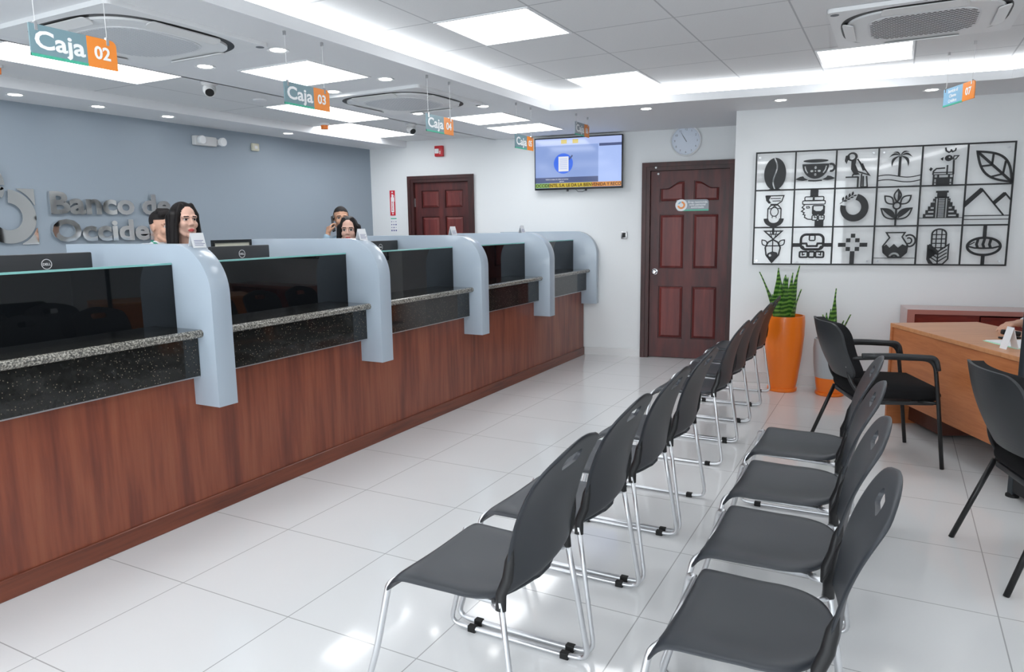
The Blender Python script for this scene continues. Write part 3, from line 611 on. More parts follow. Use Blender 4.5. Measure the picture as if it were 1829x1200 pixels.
# cassette air conditioners
def cassette(cx, cy, z, lab, dots):
    t = thing('air_conditioner', lab, 'air conditioner', (cx, cy, z), 0, 'ceiling cassette air conditioners')
    b_ = B(); prism(b_, [rrect(-.46, -.46, .46, .46, .03)], (0, 0, -.022), (1, 0, 0), (0, 1, 0), .022); obj('outer_frame', b_, 'white_plastic', t)
    b_ = B()
    def sq(r, p=3.0, n=64): return [(r * math.copysign(abs(math.cos(2 * PI * i / n)) ** (2 / p), math.cos(2 * PI * i / n)), r * math.copysign(abs(math.sin(2 * PI * i / n)) ** (2 / p), math.sin(2 * PI * i / n))) for i in range(n)]
    prism(b_, [sq(.415, 3.2), sq(.385, 3.2)], (0, 0, -.0235), (1, 0, 0), (0, 1, 0), .003); obj('air_slot', b_, 'black', t)
    b_ = B(); prism(b_, [sq(.384, 3.2)], (0, 0, -.034), (1, 0, 0), (0, 1, 0), .012); obj('centre_plate', b_, 'white_plastic', t)
    for k in range(4):
        a = k * PI / 2; b_ = B(); prism(b_, [rrect(-.20, -.030, .20, .030, .022)], (0, 0, 0), (1, 0, 0), (0, 1, 0), .006)
        bmesh.ops.transform(b_, matrix=Matrix.Rotation(a, 4, 'Z') @ Matrix.Translation((0, -.372, -.040)) @ Matrix.Rotation(math.radians(-14), 4, 'X'), verts=b_.verts)
        obj('louvre', b_, 'off_white', t)
    b_ = B(); prism(b_, [sq(.275, 3.0 if not dots else 4)], (0, 0, -.037), (1, 0, 0), (0, 1, 0), .004); g = obj('intake_grille', b_, 'grille_grey', t)
    b_ = B()
    if dots:
        r = .0085; st = .0255
        for i in range(-12, 13):
            for j in range(-13, 14):
                x = i * st + (st / 2 if j % 2 else 0); y = j * st * .80
                if (abs(x) / .262) ** 4 + (abs(y) / .262) ** 4 < 1: prism(b_, [ell(x, y, r, r, 0, 360, 10)], (0, 0, -.0376), (1, 0, 0), (0, 1, 0), .0008)
        obj('grille_holes', b_, 'black', g)
    else:
        for j in range(-13, 14):
            x = j * .019; h = .262 * max(0, 1 - (abs(x) / .265) ** 3) ** (1 / 3)
            if h > .02: box(b_, x - .002, -h, -.0376, x + .002, h, -.0368)
        obj('grille_slits', b_, 'sign_grey', g)
    b_ = B(); lathe(b_, [(0, -.0235), (.022, -.0235), (.022, -.021), (0, -.021)], 18, (.425, .425, 0) if not dots else (-.425, -.40, 0)); obj('sensor', b_, 'grey_ink', t)
cassette(-3.50, 2.52, ZL, 'white ceiling cassette air conditioner behind the Caja 02 sign', False)
cassette(-3.47, 4.77, ZL, 'white ceiling cassette air conditioner behind the Caja 04 sign', False)
cassette(.06, 4.86, ZM - .002, 'white ceiling cassette air conditioner at the top right with a dotted grille', True)
# security cameras and smoke detectors
for x, y, rz, lab in ((-4.335, 3.66, math.radians(-40), 'white turret security camera on the ceiling right of the Caja 02 sign'), (-4.38, 6.13, math.radians(-30), 'white turret security camera on the ceiling beside the Caja 04 sign')):
    t = thing('security_camera', lab, 'security camera', (x, y, ZR), rz, 'turret cameras over the tellers')
    b_ = B(); lathe(b_, [(0, 0), (.055, 0), (.055, -.012), (.045, -.025), (0, -.025)], 28); obj('camera_base', b_, 'off_white', t, True)
    b_ = B(); bmesh.ops.create_uvsphere(b_, u_segments=24, v_segments=16, radius=.046, matrix=Matrix.Translation((0, 0, -.05))); obj('camera_ball', b_, 'off_white', t, True, 180)
    b_ = B(); lathe(b_, [(.0, 0), (.036, 0), (.036, .022), (.031, .028), (.029, .022), (0, .02)], 24); mm = Matrix.Translation((.018, 0, -.062)) @ Matrix.Rotation(math.radians(125), 4, 'Y'); bmesh.ops.transform(b_, matrix=mm, verts=b_.verts); sh = obj('camera_snout', b_, 'off_white', t, True)
    b_ = B(); lathe(b_, [(0, .0215), (.029, .0225), (.029, .0245), (0, .0245)], 22); bmesh.ops.transform(b_, matrix=mm, verts=b_.verts); obj('camera_glass', b_, 'plastic_black', sh)
for x, y, lab in ((-5.06, 5.62, 'small white and orange smoke detector beside the long panel by the grey wall'), (-4.98, 2.60, 'small white and orange smoke detector at the left edge of the picture')):
    t = thing('smoke_detector', lab, 'smoke detector', (x, y, ZR), 0, 'orange ringed smoke detectors')
    b_ = B(); lathe(b_, [(0, 0), (.05, 0), (.05, -.02), (0, -.02)], 28); obj('detector_base', b_, 'white_plastic', t, True); b_ = B(); lathe(b_, [(0, -.02), (.038, -.02), (.036, -.055), (0, -.056)], 28); obj('detector_cap', b_, 'orange', t, True)
t = thing('ceiling_sensor', 'flat round white sensor on the ceiling left of the Caja 03 sign', 'sensor', (-4.57, 4.34, ZR)); b_ = B(); lathe(b_, [(0, 0), (.055, 0), (.052, -.010), (.03, -.014), (0, -.014)], 28); obj('sensor_disc', b_, 'gypsum', t, True)
# ---------------------------------------------------------------- hanging signs
def hanging_sign(loc, rz, num, lines, lab, ztop=ZL, h=.112, wd=.33, colr='sign_teal', th=.006, tsz=.088):
    """local +x = reading direction, face towards local -y, origin at the middle of the lower edge"""
    t = thing('hanging_sign', lab, 'sign', loc, rz, 'hanging counter signs')
    a = -wd / 2; sp = a + wd * .635; b_ = B(); prism(b_, [[(a, 0), (sp, 0), (sp, h), (a, h)]], (0, 0, 0), (1, 0, 0), (0, 0, 1), th); obj('sign_board', b_, colr, t)
    b_ = B(); prism(b_, [[(sp, 0), (-a, 0)] + ell(-a - .022, h - .022, .022, .022, 0, 90, 6) + [(sp, h)]], (0, 0, 0), (1, 0, 0), (0, 0, 1), th); obj('number_board', b_, 'sign_orange', t)
    obj('green_band', bx(a, -th - .001, -.001, sp, .001, .009), 'sign_green', t)
    for face in (0, 1):
        U = Vector((1, 0, 0)) if not face else Vector((-1, 0, 0)); y = -th - .0008 if not face else .0008; xo = 1 if not face else -1
        b_ = B()
        if len(lines) == 1: text_bm(b_, lines[0], tsz, (a + .014 if not face else sp - .01, y, .030), U, (0, 0, 1), .0008, .024, fit=wd * .56)
        else:
            for k, s in enumerate(lines): text_bm(b_, s, .029, ((a + sp) / 2, y, h - .032 - k * .032), U, (0, 0, 1), .0008, .02, 'CENTER')
        obj('sign_text', b_, 'white_ink', t)
        b_ = B(); text_bm(b_, num, .066, ((sp - a) / 2 + .0, y, .034), U, (0, 0, 1), .0008, .026, 'CENTER'); obj('sign_number', b_, 'white_ink', t)
    for x in (a + .025, -a - .035):
        b_ = B(); box(b_, x - .006, -th - .003, h - .022, x + .006, .003, h + .008, .001, 1); obj('clip', b_, 'chrome', t)
        hz = ztop - loc[2]; b_ = B(); tube(b_, [(x, -th / 2, h), (x, -th / 2, hz)], .0014, 6); obj('hanging_wire', b_, 'off_white', t)
        b_ = B(); box(b_, x - .006, -.008, hz - .02, x + .006, .004, hz); obj('ceiling_hook', b_, 'steel', t)
for k, (y, num) in enumerate(((1.75, '02'), (2.977, '03'), (4.235, '04'), (5.50, '05'))):
    hanging_sign((-2.79, y, 2.103), PI / 2, num, ['Caja'], 'hanging grey and orange sign reading Caja %s' % num)
hanging_sign((-2.60, 6.30, 2.278), PI / 2, '06', ['Caja'], 'hanging grey and orange sign reading Caja 06 before the television', colr='sign_grey')
sg = math.atan2(-.276 * -1, .127 * -1)
hanging_sign((.315, 5.79, 2.242), math.atan2(-.276, .127), '07', ['Servicio al', 'Cliente', 'Créditos'], 'hanging sign reading Servicio al Cliente Créditos 07', ztop=ZM, h=.115, wd=.37, colr='sign_blue')
# ---------------------------------------------------------------- stacking chairs (front towards local -x)
def chair_seat():
    b_ = B(); nu, nv = 16, 14; g = []
    for i in range(nu + 1):
        u = i / nu; x = -.226 + .446 * u; row = []
        # plan: straight front, rounded rear
        hw_ = .236 - .022 * u if u < .58 else (.236 - .022 * u) * (max(0, 1 - ((u - .58) / .425) ** 3.2)) ** .5 + .004
        for j in range(nv + 1):
            v = -1 + 2 * j / nv; y = hw_ * v
            z = .452 - .018 * math.sin(PI * min(1, max(0, (u - .1) / .9))) * (1 - v * v * .9) + .006 * v * v
            if u < .18: z -= .055 * ((.18 - u) / .18) ** 1.8; x += .012 * ((.18 - u) / .18) ** 3
            z -= .016 * abs(v) ** 10
            row.append(b_.verts.new((x, y, z)))
        g.append(row)
    for i in range(nu):
        for j in range(nv): b_.faces.new((g[i][j], g[i][j + 1], g[i + 1][j + 1], g[i + 1][j]))
    return bake(b_, [('SOLIDIFY', dict(thickness=.014, offset=-1)), ('SUBSURF', dict(levels=1, render_levels=1))])
def back_pt(u, v):
    """u across -1..1, v up 0..1"""
    hw_ = .215 + .012 * math.sin(PI * min(1, v * 1.15)) ; hw_ += .020 * v * v
    if v > .76: hw_ *= math.sqrt(max(.0, 1 - ((v - .76) / .242) ** 3.0)) * .58 + .42
    z = .468 + .385 * v + (.025 * (1 - u * u) if v > .5 else .0) * (v - .5) * 2
    x = .200 + .035 * v + .094 * v ** 2.6 + .026 * (1 - u * u) * (1 - .6 * v)
    return Vector((x, hw_ * u, z))
def chair_back():
    b_ = B(); nu, nv = 18, 20; g = [[b_.verts.new(back_pt(-1 + 2 * j / nu, i / nv)) for j in range(nu + 1)] for i in range(nv + 1)]
    for i in range(nv):
        for j in range(nu): b_.faces.new((g[i][j], g[i][j + 1], g[i + 1][j + 1], g[i + 1][j]))
    me = bake(b_, [('SOLIDIFY', dict(thickness=.011, offset=0)), ('SUBSURF', dict(levels=1, render_levels=1))])
    c = B(); pc = back_pt(0, .865); prism(c, [rrect(-.064, -.020, .064, .020, .0195, 8)], (pc.x - .1, 0, pc.z - .012), (0, 1, 0), (0, 0, 1), .2)
    cm = bpy.data.meshes.new('c'); bmesh.ops.recalc_face_normals(c, faces=c.faces); c.to_mesh(cm); c.free(); co = bpy.data.objects.new('c', cm); C.objects.link(co)
    b2 = B(); b2.from_mesh(me); r = bake(b2, [('BOOLEAN', dict(operation='DIFFERENCE', object=co, solver='EXACT'))]); bpy.data.objects.remove(co); return r
seat_me, back_me = chair_seat(), chair_back()
def make_chair(label, loc, rz, grp):
    t = thing('stacking_chair', label, 'chair', loc, rz, grp)
    obj('seat', seat_me, 'plastic_grey', t, True, 60); obj('backrest', back_me, 'plastic_grey', t, True, 60)
    for s in (-1, 1):
        p = fillet([(-.185, s * .17, .425), (-.190, s * .222, .425), (-.215, s * .240, .405)], .02, 3)
        fr_ = fillet([(-.175, s * .185, .425), (-.200, s * .218, .412), (-.238, s * .240, .20), (-.292, s * .252, .018), (-.20, s * .254, .012), (.16, s * .254, .012), (.258, s * .252, .018), (.222, s * .240, .25), (.190, s * .226, .45)], .045, 5)
        b_ = B(); tube(b_, fr_, .0105, 10, True, .0085); obj('sled_leg', b_, 'chrome_tube', t, True, 180)
        b_ = B(); sl = [Vector((.190, s * .226, .425)), Vector((.189, s * .221, .47)), back_pt(s * .97, .12), back_pt(s * .95, .26), back_pt(s * .93, .38)]
        tube(b_, sl, [.0165, .0165, .017, .015, .004], 10, True, [.0125, .0125, .012, .010, .003]); obj('post_sleeve', b_, 'plastic_black', t, True, 60)
        for x in (-.20, .17): b_ = B(); box(b_, x - .016, s * .254 - .012, 0, x + .016, s * .254 + .012, .024, .003); obj('foot_cap', b_, 'rubber', t)
    b_ = B(); tube(b_, [(-.175, -.185, .421), (-.175, .185, .421)], .009, 8); tube(b_, [(-.17, -.17, .420), (.16, -.17, .410)], .009, 8); tube(b_, [(-.17, .17, .420), (.16, .17, .410)], .009, 8); tube(b_, fillet([(.188, -.222, .425), (.14, -.19, .415), (.14, .19, .415), (.188, .222, .425)], .03, 3), .009, 8)
    obj('seat_frame', b_, 'chrome_tube', t, True, 180)
    return t
gA, gB_, gC = 'black stacking chairs in the near left row', 'black stacking chairs in the near right row', 'black stacking chairs in the far row by the orange pot'
ch0 = make_chair('black stacking chair in the near left row, nearest to the camera', (-1.092, 1.832, 0), 0, gA)
for k, (y, l) in enumerate(((2.388, 'second from the camera'), (2.944, 'third from the camera'), (3.492, 'last before the gap in the row'))): dup(ch0, (-1.092 + .004 * k, y, 0), .0, 'black stacking chair in the near left row, ' + l, gA)
for k, (y, l) in enumerate(((4.565, 'nearest of the four after the gap'), (5.12, 'second of the four after the gap'), (5.66, 'third of the four after the gap'), (6.205, 'beside the tall orange pot'))): dup(ch0, (-1.115 - .012 * k, y, 0), 0, 'black stacking chair in the far row, ' + l, gC)
for k, (x, y, l) in enumerate(((-.293, 1.85, 'nearest to the camera'), (-.318, 2.39, 'second from the camera'), (-.338, 2.955, 'third from the camera'), (-.355, 3.525, 'farthest, in front of the padded armchair'))): dup(ch0, (x, y, 0), math.radians(1.5), 'black stacking chair in the near right row, ' + l, gB_)
# ---------------------------------------------------------------- visitor armchairs (front towards local +x)
def make_armchair(label, loc, rz):
    t = thing('visitor_armchair', label, 'chair', loc, rz, 'black padded armchairs at the desk')
    b_ = B(); box(b_, -.215, -.24, .398, .278, .24, .502, .045, 4); 
    for v in b_.verts:
        if v.co.z > .45: v.co.z += .012 * (1 - (v.co.y / .24) ** 2) - .02 * max(0, (v.co.x - .15) / .1) ** 2
    obj('seat_cushion', b_, 'fabric_black', t, True, 60)
    b_ = B(); box(b_, -.20, -.215, .375, .24, .215, .402, .006); obj('seat_pan', b_, 'shell_black', t, True)
    # curved back: shell behind, cushion in front
    def slab(x0, th, inset):
        q = B(); n = 18; g0 = []
        W_, H0, H1 = .245 - inset, .525 + inset, .868 - inset
        out = rrect(-W_, H0, W_, H1, .085, 8)
        for p in ((0,),):
            prism(q, [out], (0, 0, 0), (0, 1, 0), (0, 0, 1), th)
        bmesh.ops.triangulate(q, faces=q.faces)
        for _ in range(3): bmesh.ops.subdivide_edges(q, edges=[e for e in q.edges if e.calc_length() > .05], cuts=1); bmesh.ops.triangulate(q, faces=q.faces)
        for v in q.verts:
            y, z = v.co.y, v.co.z; h = (z - .50) / .34
            v.co.x += x0 - .060 - .135 * h - .02 * math.sin(PI * h) + .06 * (y / .245) ** 2
        return q
    obj('back_shell', slab(-.195, .014, 0), 'shell_black', t, True, 50)
    obj('back_cushion', slab(-.181, .052, .004), 'fabric_black', t, True, 50)
    for s in (-1, 1):
        y = s * .27
        fl_ = fillet([(.285, y, .0), (.235, y, .42), (.20, y, .665), (-.06, y * 1.0, .675), (-.235, s * .245, .665), (-.262, s * .21, .655)], .07, 7)
        b_ = B(); tube(b_, fl_, .0125, 12, True, .010); obj('front_leg', b_, 'tube_black', t, True, 180)
        arm = fillet([(.222, y, .60), (.206, y, .675), (-.06, y, .688), (-.20, s * .252, .682)], .06, 6)
        b_ = B(); tube(b_, arm, .015, 12, True, .020); obj('armrest_pad', b_, 'shell_black', t, True, 180)
        b_ = B(); tube(b_, [(-.33, s * .28, .0), (-.19, s * .245, .40)], .0125, 12, True, .010); obj('rear_leg', b_, 'tube_black', t, True, 180)
        up_ = fillet([(.10, s * .225, .412), (-.17, s * .225, .412), (-.245, s * .19, .52), (-.262, s * .165, .66)], .06, 6)
        b_ = B(); tube(b_, up_, .012, 10, True, .009); obj('back_support', b_, 'tube_black', t, True, 180)
        b_ = B(); box(b_, -.272, s * .19 - .012, .60, -.262, s * .19 + .012, .66); obj('bolt_plate', b_, 'chrome', t)
        b_ = B(); tube(b_, [(.245, y, .40), (.15, s * .21, .40)], .010, 8); tube(b_, [(-.19, s * .245, .40), (-.12, s * .2, .40)], .010, 8); obj('side_rail', b_, 'tube_black', t, True, 180)
    return t
a1 = make_armchair('black padded armchair by the grey and orange pot, facing the wooden desk', (-.04, 4.985, 0), math.radians(20.9))
a2 = dup(a1, (.705, 3.60, 0), math.radians(16.2), 'black padded armchair cut by the right edge of the picture')
# ---------------------------------------------------------------- desk group
DA = math.atan2(.449, .893)            # depth direction of the desk
dk = thing('office_desk', 'light brown wooden desk with an angled front at the right', 'desk', (0, 5.83, 0), DA)
L_ = 1.62                               # local +x goes behind the desk, -y along the front edge
b_ = B(); box(b_, 0, -L_, .715, .62, 0, .742, .002, 1); obj('desk_top', b_, 'desk_top', dk)
b_ = B(); box(b_, .012, -L_ + .03, .20, .030, -.03, .715); obj('modesty_panel', b_, 'desk_side', dk)
b_ = B(); box(b_, .0, -.028, .0, .60, -.004, .715, .001, 1); obj('side_panel', b_, 'desk_side', dk)
b_ = B(); box(b_, .0, -L_ + .004, .0, .60, -L_ + .028, .715, .001, 1); obj('side_panel', b_, 'desk_side', dk)
b_ = B(); box(b_, .16, -.45, .03, .58, -.03, .71); ped = obj('drawer_pedestal', b_, 'desk_shaded', dk)
for z in (.06, .28, .50):
    q = B(); box(q, .58, -.44, z, .598, -.04, z + .2, .002, 1); dr = obj('drawer', q, 'desk_side', dk)
    q = B(); tube(q, [(.598, -.30, z + .1), (.615, -.30, z + .1), (.615, -.18, z + .1), (.598, -.18, z + .1)], .004, 6); obj('drawer_handle', q, 'steel', dr, True)
cb = thing('credenza', 'low reddish cabinet, frame colour paled by reflected light, against the picture wall', 'cabinet', W(1.012, 0, 6.56), WA)
b_ = B(); prism(b_, [[(0, 0), (1.5, 0), (1.5, .738), (0, .738)], [(.055, .055), (.055, .72), (1.445, .72), (1.445, .055)]], (0, .36, 0), (1, 0, 0), (0, 0, 1), .36)
box(b_, -.0, .0, .738, 1.5, .36, .757); obj('cabinet_frame', b_, 'cabinet_frame', cb)
obj('cabinet_back', bx(.055, .33, .055, 1.445, .35, .72), 'cabinet_red', cb)
for x0, x1 in ((.06, .52), (.525, .98), (.985, 1.44)):
    b_ = B(); box(b_, x0, .03, .06, x1 - .004, .05, (.705 if x0 > .1 else .718), .001, 1); dr = obj('cabinet_door', b_, 'cabinet_red', cb); obj('door_pull', bx(x1 - .05, .018, .4, x1 - .04, .03, .5), 'steel', dr)
# privacy stand in front of the desk
ps = thing('privacy_stand', 'dark metal post of a clear privacy screen beside the desk', 'screen', (.632, 4.502, 0), DA)
b_ = B(); box(b_, -.018, -.020, .012, .018, .020, 1.75, .004); obj('screen_post', b_, 'post_grey', ps)
b_ = B(); lathe(b_, [(0, 0), (.032, 0), (.032, .012), (.02, .02), (0, .02)], 20); obj('post_foot', b_, 'rubber', ps, True)
obj('clear_panel', bx(-.004, -.32, .2, .004, -.022, 1.70), 'acrylic', ps)
b_ = B(); box(b_, -.018, -.32, .03, .018, -.022, .20, .003); obj('bottom_rail', b_, 'metal_black', ps)
monitor('computer_monitor', 'thin dark edge of a monitor on the wooden desk behind the post', (.855, 5.40, .743), DA + math.radians(135), .46, .29, False, None, .12)
# paper, folder, tent and stapler on the desk
t = thing('paper_folder', 'pale papers with a green edge lying on the wooden desk', 'papers', (.66, 5.06, .742), DA)
b_ = B(); box(b_, -.10, -.15, 0, .12, .15, .003); obj('folder', b_, 'paper_green', t); b_ = B(); box(b_, -.085, -.14, .003, .125, .15, .006); obj('sheets', b_, 'paper', t)
t = thing('name_tent', 'tall folded white name card standing on the desk', 'paper card', (.605, 4.885, .742), DA)
b_ = B()
for s in (-1, 1): prism(b_, [[(s * .035, 0), (0, .125), (s * -.0015, .125), (s * .0335, 0)]], (0, .03, 0), (1, 0, 0), (0, 0, 1), .06)
obj('card', b_, 'paper', t)
# ---------------------------------------------------------------- potted snake plants
def leaf(parent, x, y, z, h, wd, lean, az, tw):
    wd *= 1.45
    b_ = B(); n = 14; L = []; ca, sa = math.cos(az), math.sin(az)
    for i in range(n + 1):
        t = i / n; off = lean * h * t ** 1.4; w2 = wd * (.55 + .45 * math.sin(PI * min(1, t * 1.1 + .12))) * (1 - t ** 4) ** .8 + .0006
        c = Vector((x + off * ca, y + off * sa, z + h * t)); a = tw + t * .9; d = Vector((math.cos(a), math.sin(a), 0)); nn = Vector((-d.y, d.x, 0))
        L.append([b_.verts.new(c - d * w2 / 2 + nn * .004), b_.verts.new(c - d * w2 / 4), b_.verts.new(c - nn * .003), b_.verts.new(c + d * w2 / 4), b_.verts.new(c + d * w2 / 2 + nn * .004)])
    for A_, B2 in zip(L, L[1:]):
        for k in range(4): f = b_.faces.new((A_[k], A_[k + 1], B2[k + 1], B2[k])); f.material_index = 0
    me = bake(b_, [('SOLIDIFY', dict(thickness=.004, offset=0))]); return obj('leaf', me, 'leaf_green', parent, True, 60)
def pot(t, prof, m_): b_ = B(); lathe(b_, prof, 48); return obj('pot', b_, m_, t, True, 35)
PX = Vector((-.82, 6.63, 0))
t = thing('potted_snake_plant', 'tall bright orange pot with a banded snake plant beside the far door', 'potted plant', PX)
pot(t, [(0, .02), (.112, .02), (.125, .10), (.152, .32), (.166, .50), (.168, .62), (.163, .668), (.150, .668), (.152, .60), (0, .60)], 'orange_pot')
b_ = B(); lathe(b_, [(0, 0), (.118, 0), (.125, .008), (.125, .03), (.117, .032), (0, .032)], 40); obj('saucer', b_, 'orange_pot', t, True, 35)
b_ = B(); lathe(b_, [(0, .615), (.151, .60), (.151, .59), (0, .59)], 30); g_ = obj('gravel', b_, 'gravel', t, True); g_['kind'] = 'stuff'
for a in ((-.045, .00, .48, .085, .05, PI, .2), (.01, -.03, .40, .075, .03, -1, .5), (-.02, .03, .42, .08, .02, 0, -.3), (.035, .02, .50, .055, .13, .2, .4), (.0, .02, .34, .07, .03, 1.2, 0), (-.03, -.04, .36, .07, .05, -2, .1), (.03, -.01, .44, .06, .05, .4, .3), (-.06, .0, .44, .05, .40, PI - .2, .8), (.06, -.02, .30, .05, .22, .1, .9), (-.055, -.02, .25, .05, .22, PI, .3), (.03, .05, .36, .05, .1, .6, .2)): leaf(t, a[0], a[1], .60, *a[2:])
t = thing('potted_snake_plant', 'shorter grey pot with an orange base and a small snake plant behind the armchair', 'potted plant', (-.43, 6.62, 0))
pot(t, [(0, .02), (.105, .02), (.118, .10), (.1245, .155)], 'orange_pot')
b_ = B(); lathe(b_, [(.1246, .155), (.140, .27), (.147, .40), (.142, .485), (.130, .485), (.132, .44), (0, .44)], 48); obj('grey_band', b_, 'pot_grey', t, True, 35)
b_ = B(); lathe(b_, [(0, 0), (.112, 0), (.118, .008), (.118, .028), (.11, .03), (0, .03)], 40); obj('saucer', b_, 'orange_pot', t, True, 35)
b_ = B(); lathe(b_, [(0, .452), (.131, .446), (.131, .43), (0, .43)], 30); g_ = obj('gravel', b_, 'gravel', t, True); g_['kind'] = 'stuff'
for a in ((.0, .0, .47, .045, .02, 0, .3), (-.035, .0, .26, .055, .08, PI, .2), (-.05, .02, .24, .04, .15, PI, .6), (.045, .0, .20, .045, .18, .1, .3), (.055, .02, .25, .05, .30, .1, .8), (.01, -.02, .22, .055, .05, 1, 0), (-.02, .01, .29, .05, .04, 2, .2), (-.06, -.02, .17, .04, .45, PI, .4)): leaf(t, a[0], a[1], .445, *a[2:])
# ---------------------------------------------------------------- black cut-out artwork on clear sheets
AS0, AS1, AZ0, AZ1 = -.2065, 1.7455, 1.101, 2.080
art = thing('wall_artwork', 'wide black cut-out artwork of eighteen pictures in a grid on clear sheets', 'artwork', W(AS0, AZ0, CA), WA)
AW, AH = AS1 - AS0, AZ1 - AZ0; cw, chh = AW / 6, AH / 3
def ap(bm, loops, y=-.040, th=.006): prism(bm, loops, (0, y, 0), (1, 0, 0), (0, 0, 1), th)
for k in range(2): obj('clear_sheet', bx(AW / 2 * k + .002, -.038, -.004, AW / 2 * (k + 1) - .002, -.034, AH + .004), 'acrylic', art)
b_ = B(); g2 = .013
holes = [[(cw * i + g2 / 2, chh * j + g2 / 2), (cw * (i + 1) - g2 / 2, chh * j + g2 / 2), (cw * (i + 1) - g2 / 2, chh * (j + 1) - g2 / 2), (cw * i + g2 / 2, chh * (j + 1) - g2 / 2)] for i in range(6) for j in range(3)]
ap(b_, [[(-g2 / 2, -g2 / 2), (AW + g2 / 2, -g2 / 2), (AW + g2 / 2, AH + g2 / 2), (-g2 / 2, AH + g2 / 2)]] + holes); obj('grid_frame', b_, 'metal_black', art)
for x, z in ((.03, .03), (.03, AH - .04), (AW / 2 - .04, .03), (AW / 2 + .04, AH - .04), (AW / 2 + .04, .03), (AW / 2 - .04, AH - .04), (AW - .04, .03), (AW - .04, AH - .04)):
    q = B(); lathe(q, [(0, 0), (.008, 0), (.008, .034), (0, .034)], 12); q2 = facing(q); bmesh.ops.translate(q2, vec=(x, 0, z), verts=q2.verts); obj('standoff', q2, 'chrome', art, True)
class Icon:
    def __init__(s, name, col, row): s.b = B(); s.n = name; s.x = cw * col; s.z = chh * (2 - row)
    def f(s, *loops): ap(s.b, [[(s.x + p[0] * cw, s.z + p[1] * chh) for p in lp] for lp in loops]); return s
    def l(s, pts, w=.032, closed=False): return s.f(*stroke(pts, w * 1.15, closed))
    def r(s, x0, y0, x1, y1): return s.f([(x0, y0), (x1, y0), (x1, y1), (x0, y1)])
    def done(s): obj(s.n, s.b, 'metal_black', art)
def lens(x0, y0, x1, y1, b1, b2, n=14):
    """leaf outline between two tips bulging by b1 and b2"""
    d = Vector((x1 - x0, y1 - y0)); nn = Vector((-d.y, d.x)); A_ = []; B2 = []
    for i in range(n + 1):
        t = i / n; p = Vector((x0, y0)) + d * t; s_ = math.sin(PI * t); A_.append(tuple(p + nn * b1 * s_)); B2.append(tuple(p - nn * b2 * s_))
    return A_ + B2[::-1][1:-1]
# coffee bean
I = Icon('coffee_bean_cutout', 0, 0); n = 20
S_ = [(.46 + .06 * math.sin(-PI + 2 * PI * t * .95) * -1 + .06 * (t), .86 - .84 * t) for t in [i / n for i in range(n + 1)]]
I.f([(x - .018, y) for x, y in S_][::-1] + ell(.49, .43, .28, .425, 97, 262, 24)); I.f([(x + .018, y) for x, y in S_] + ell(.49, .43, .28, .425, -80, 82, 24)); I.r(.35, .0, .63, .035).done()
# cup and saucer
I = Icon('cup_cutout', 1, 0); bowl = [(.17, .655)] + ell(.5, .655, .33, .385, 180, 360, 24) + [(.83, .655)]
hl = [ell(.5, .56, .03, .04, 0, 360, 10), ell(.5, .38, .03, .04, 0, 360, 10), ell(.41, .47, .04, .03, 0, 360, 10), ell(.59, .47, .04, .03, 0, 360, 10), ell(.5, .47, .022, .022, 0, 360, 8), stroke([(.235, .60), (.26, .50), (.31, .42)], .03)[0], stroke([(.765, .60), (.74, .50), (.69, .42)], .03)[0]]
I.f(bowl[1:-1], *hl); I.f(ell(.5, .735, .31, .042)); I.f([(.01, .27), (.12, .33), (.2, .345), (.23, .30), (.33, .245), (.2, .225), (.08, .24)]); I.f([(.99, .27), (.88, .33), (.8, .345), (.77, .30), (.67, .245), (.8, .225), (.92, .24)]); I.l([(.33, .225), (.5, .215), (.67, .225)], .03)
I.f(ell(.88, .55, .11, .12, -110, 120, 16) + ell(.88, .55, .055, .065, 120, -110, 16)).done()
# parrot
I = Icon('parrot_cutout', 2, 0)
I.f(ell(.38, .80, .125, .115, 0, 360, 24), ell(.37, .80, .075, .07, 0, 360, 18)); I.f([(.22, .83), (.31, .85), (.32, .74), (.27, .70), (.25, .62), (.20, .70)]); I.f([(.36, .72), (.48, .72), (.46, .60), (.50, .42), (.58, .34), (.44, .34), (.36, .48)]); I.l([(.50, .74), (.80, .32), (.52, .42), (.44, .60)], .03); I.l([(.56, .66), (.66, .44)], .03); I.l([(.62, .62), (.70, .44)], .03)
I.l([(.24, .28), (.54, .28)], .03); I.l([(.54, .29), (.54, .0)], .035); I.l([(.40, .30), (.42, .35), (.52, .35)], .03); I.l([(.62, .36), (.62, .0)], .03); I.l([(.66, .30), (.67, .0)], .03); I.l([(.74, .30), (.77, .0)], .03); I.l([(.62, .02), (.78, .02)], .03).done()
# palm tree on waves
I = Icon('palm_tree_cutout', 3, 0); I.l([(.495, .27), (.50, .76)], .05)
for x1, y1, b1, b2 in ((.24, .74, -.02, .32), (.77, .74, .32, -.02), (.32, .86, .05, .22), (.70, .87, .22, .05), (.32, .50, -.08, .34), (.69, .50, .34, -.08)): I.f(lens(.5, .78, x1, y1, b2 if x1 < .5 else -b2 * 0 + (.0), b1 if x1 < .5 else 0) if False else lens(.5, .78, x1, y1, (-.14 if x1 < .5 else .32), (.32 if x1 < .5 else -.14)))
for z in (.27, .15): I.l([(i / 16, z + .035 * math.sin(2 * PI * (i / 16) * 1.0 + .3)) for i in range(17)], .02)
I.done()
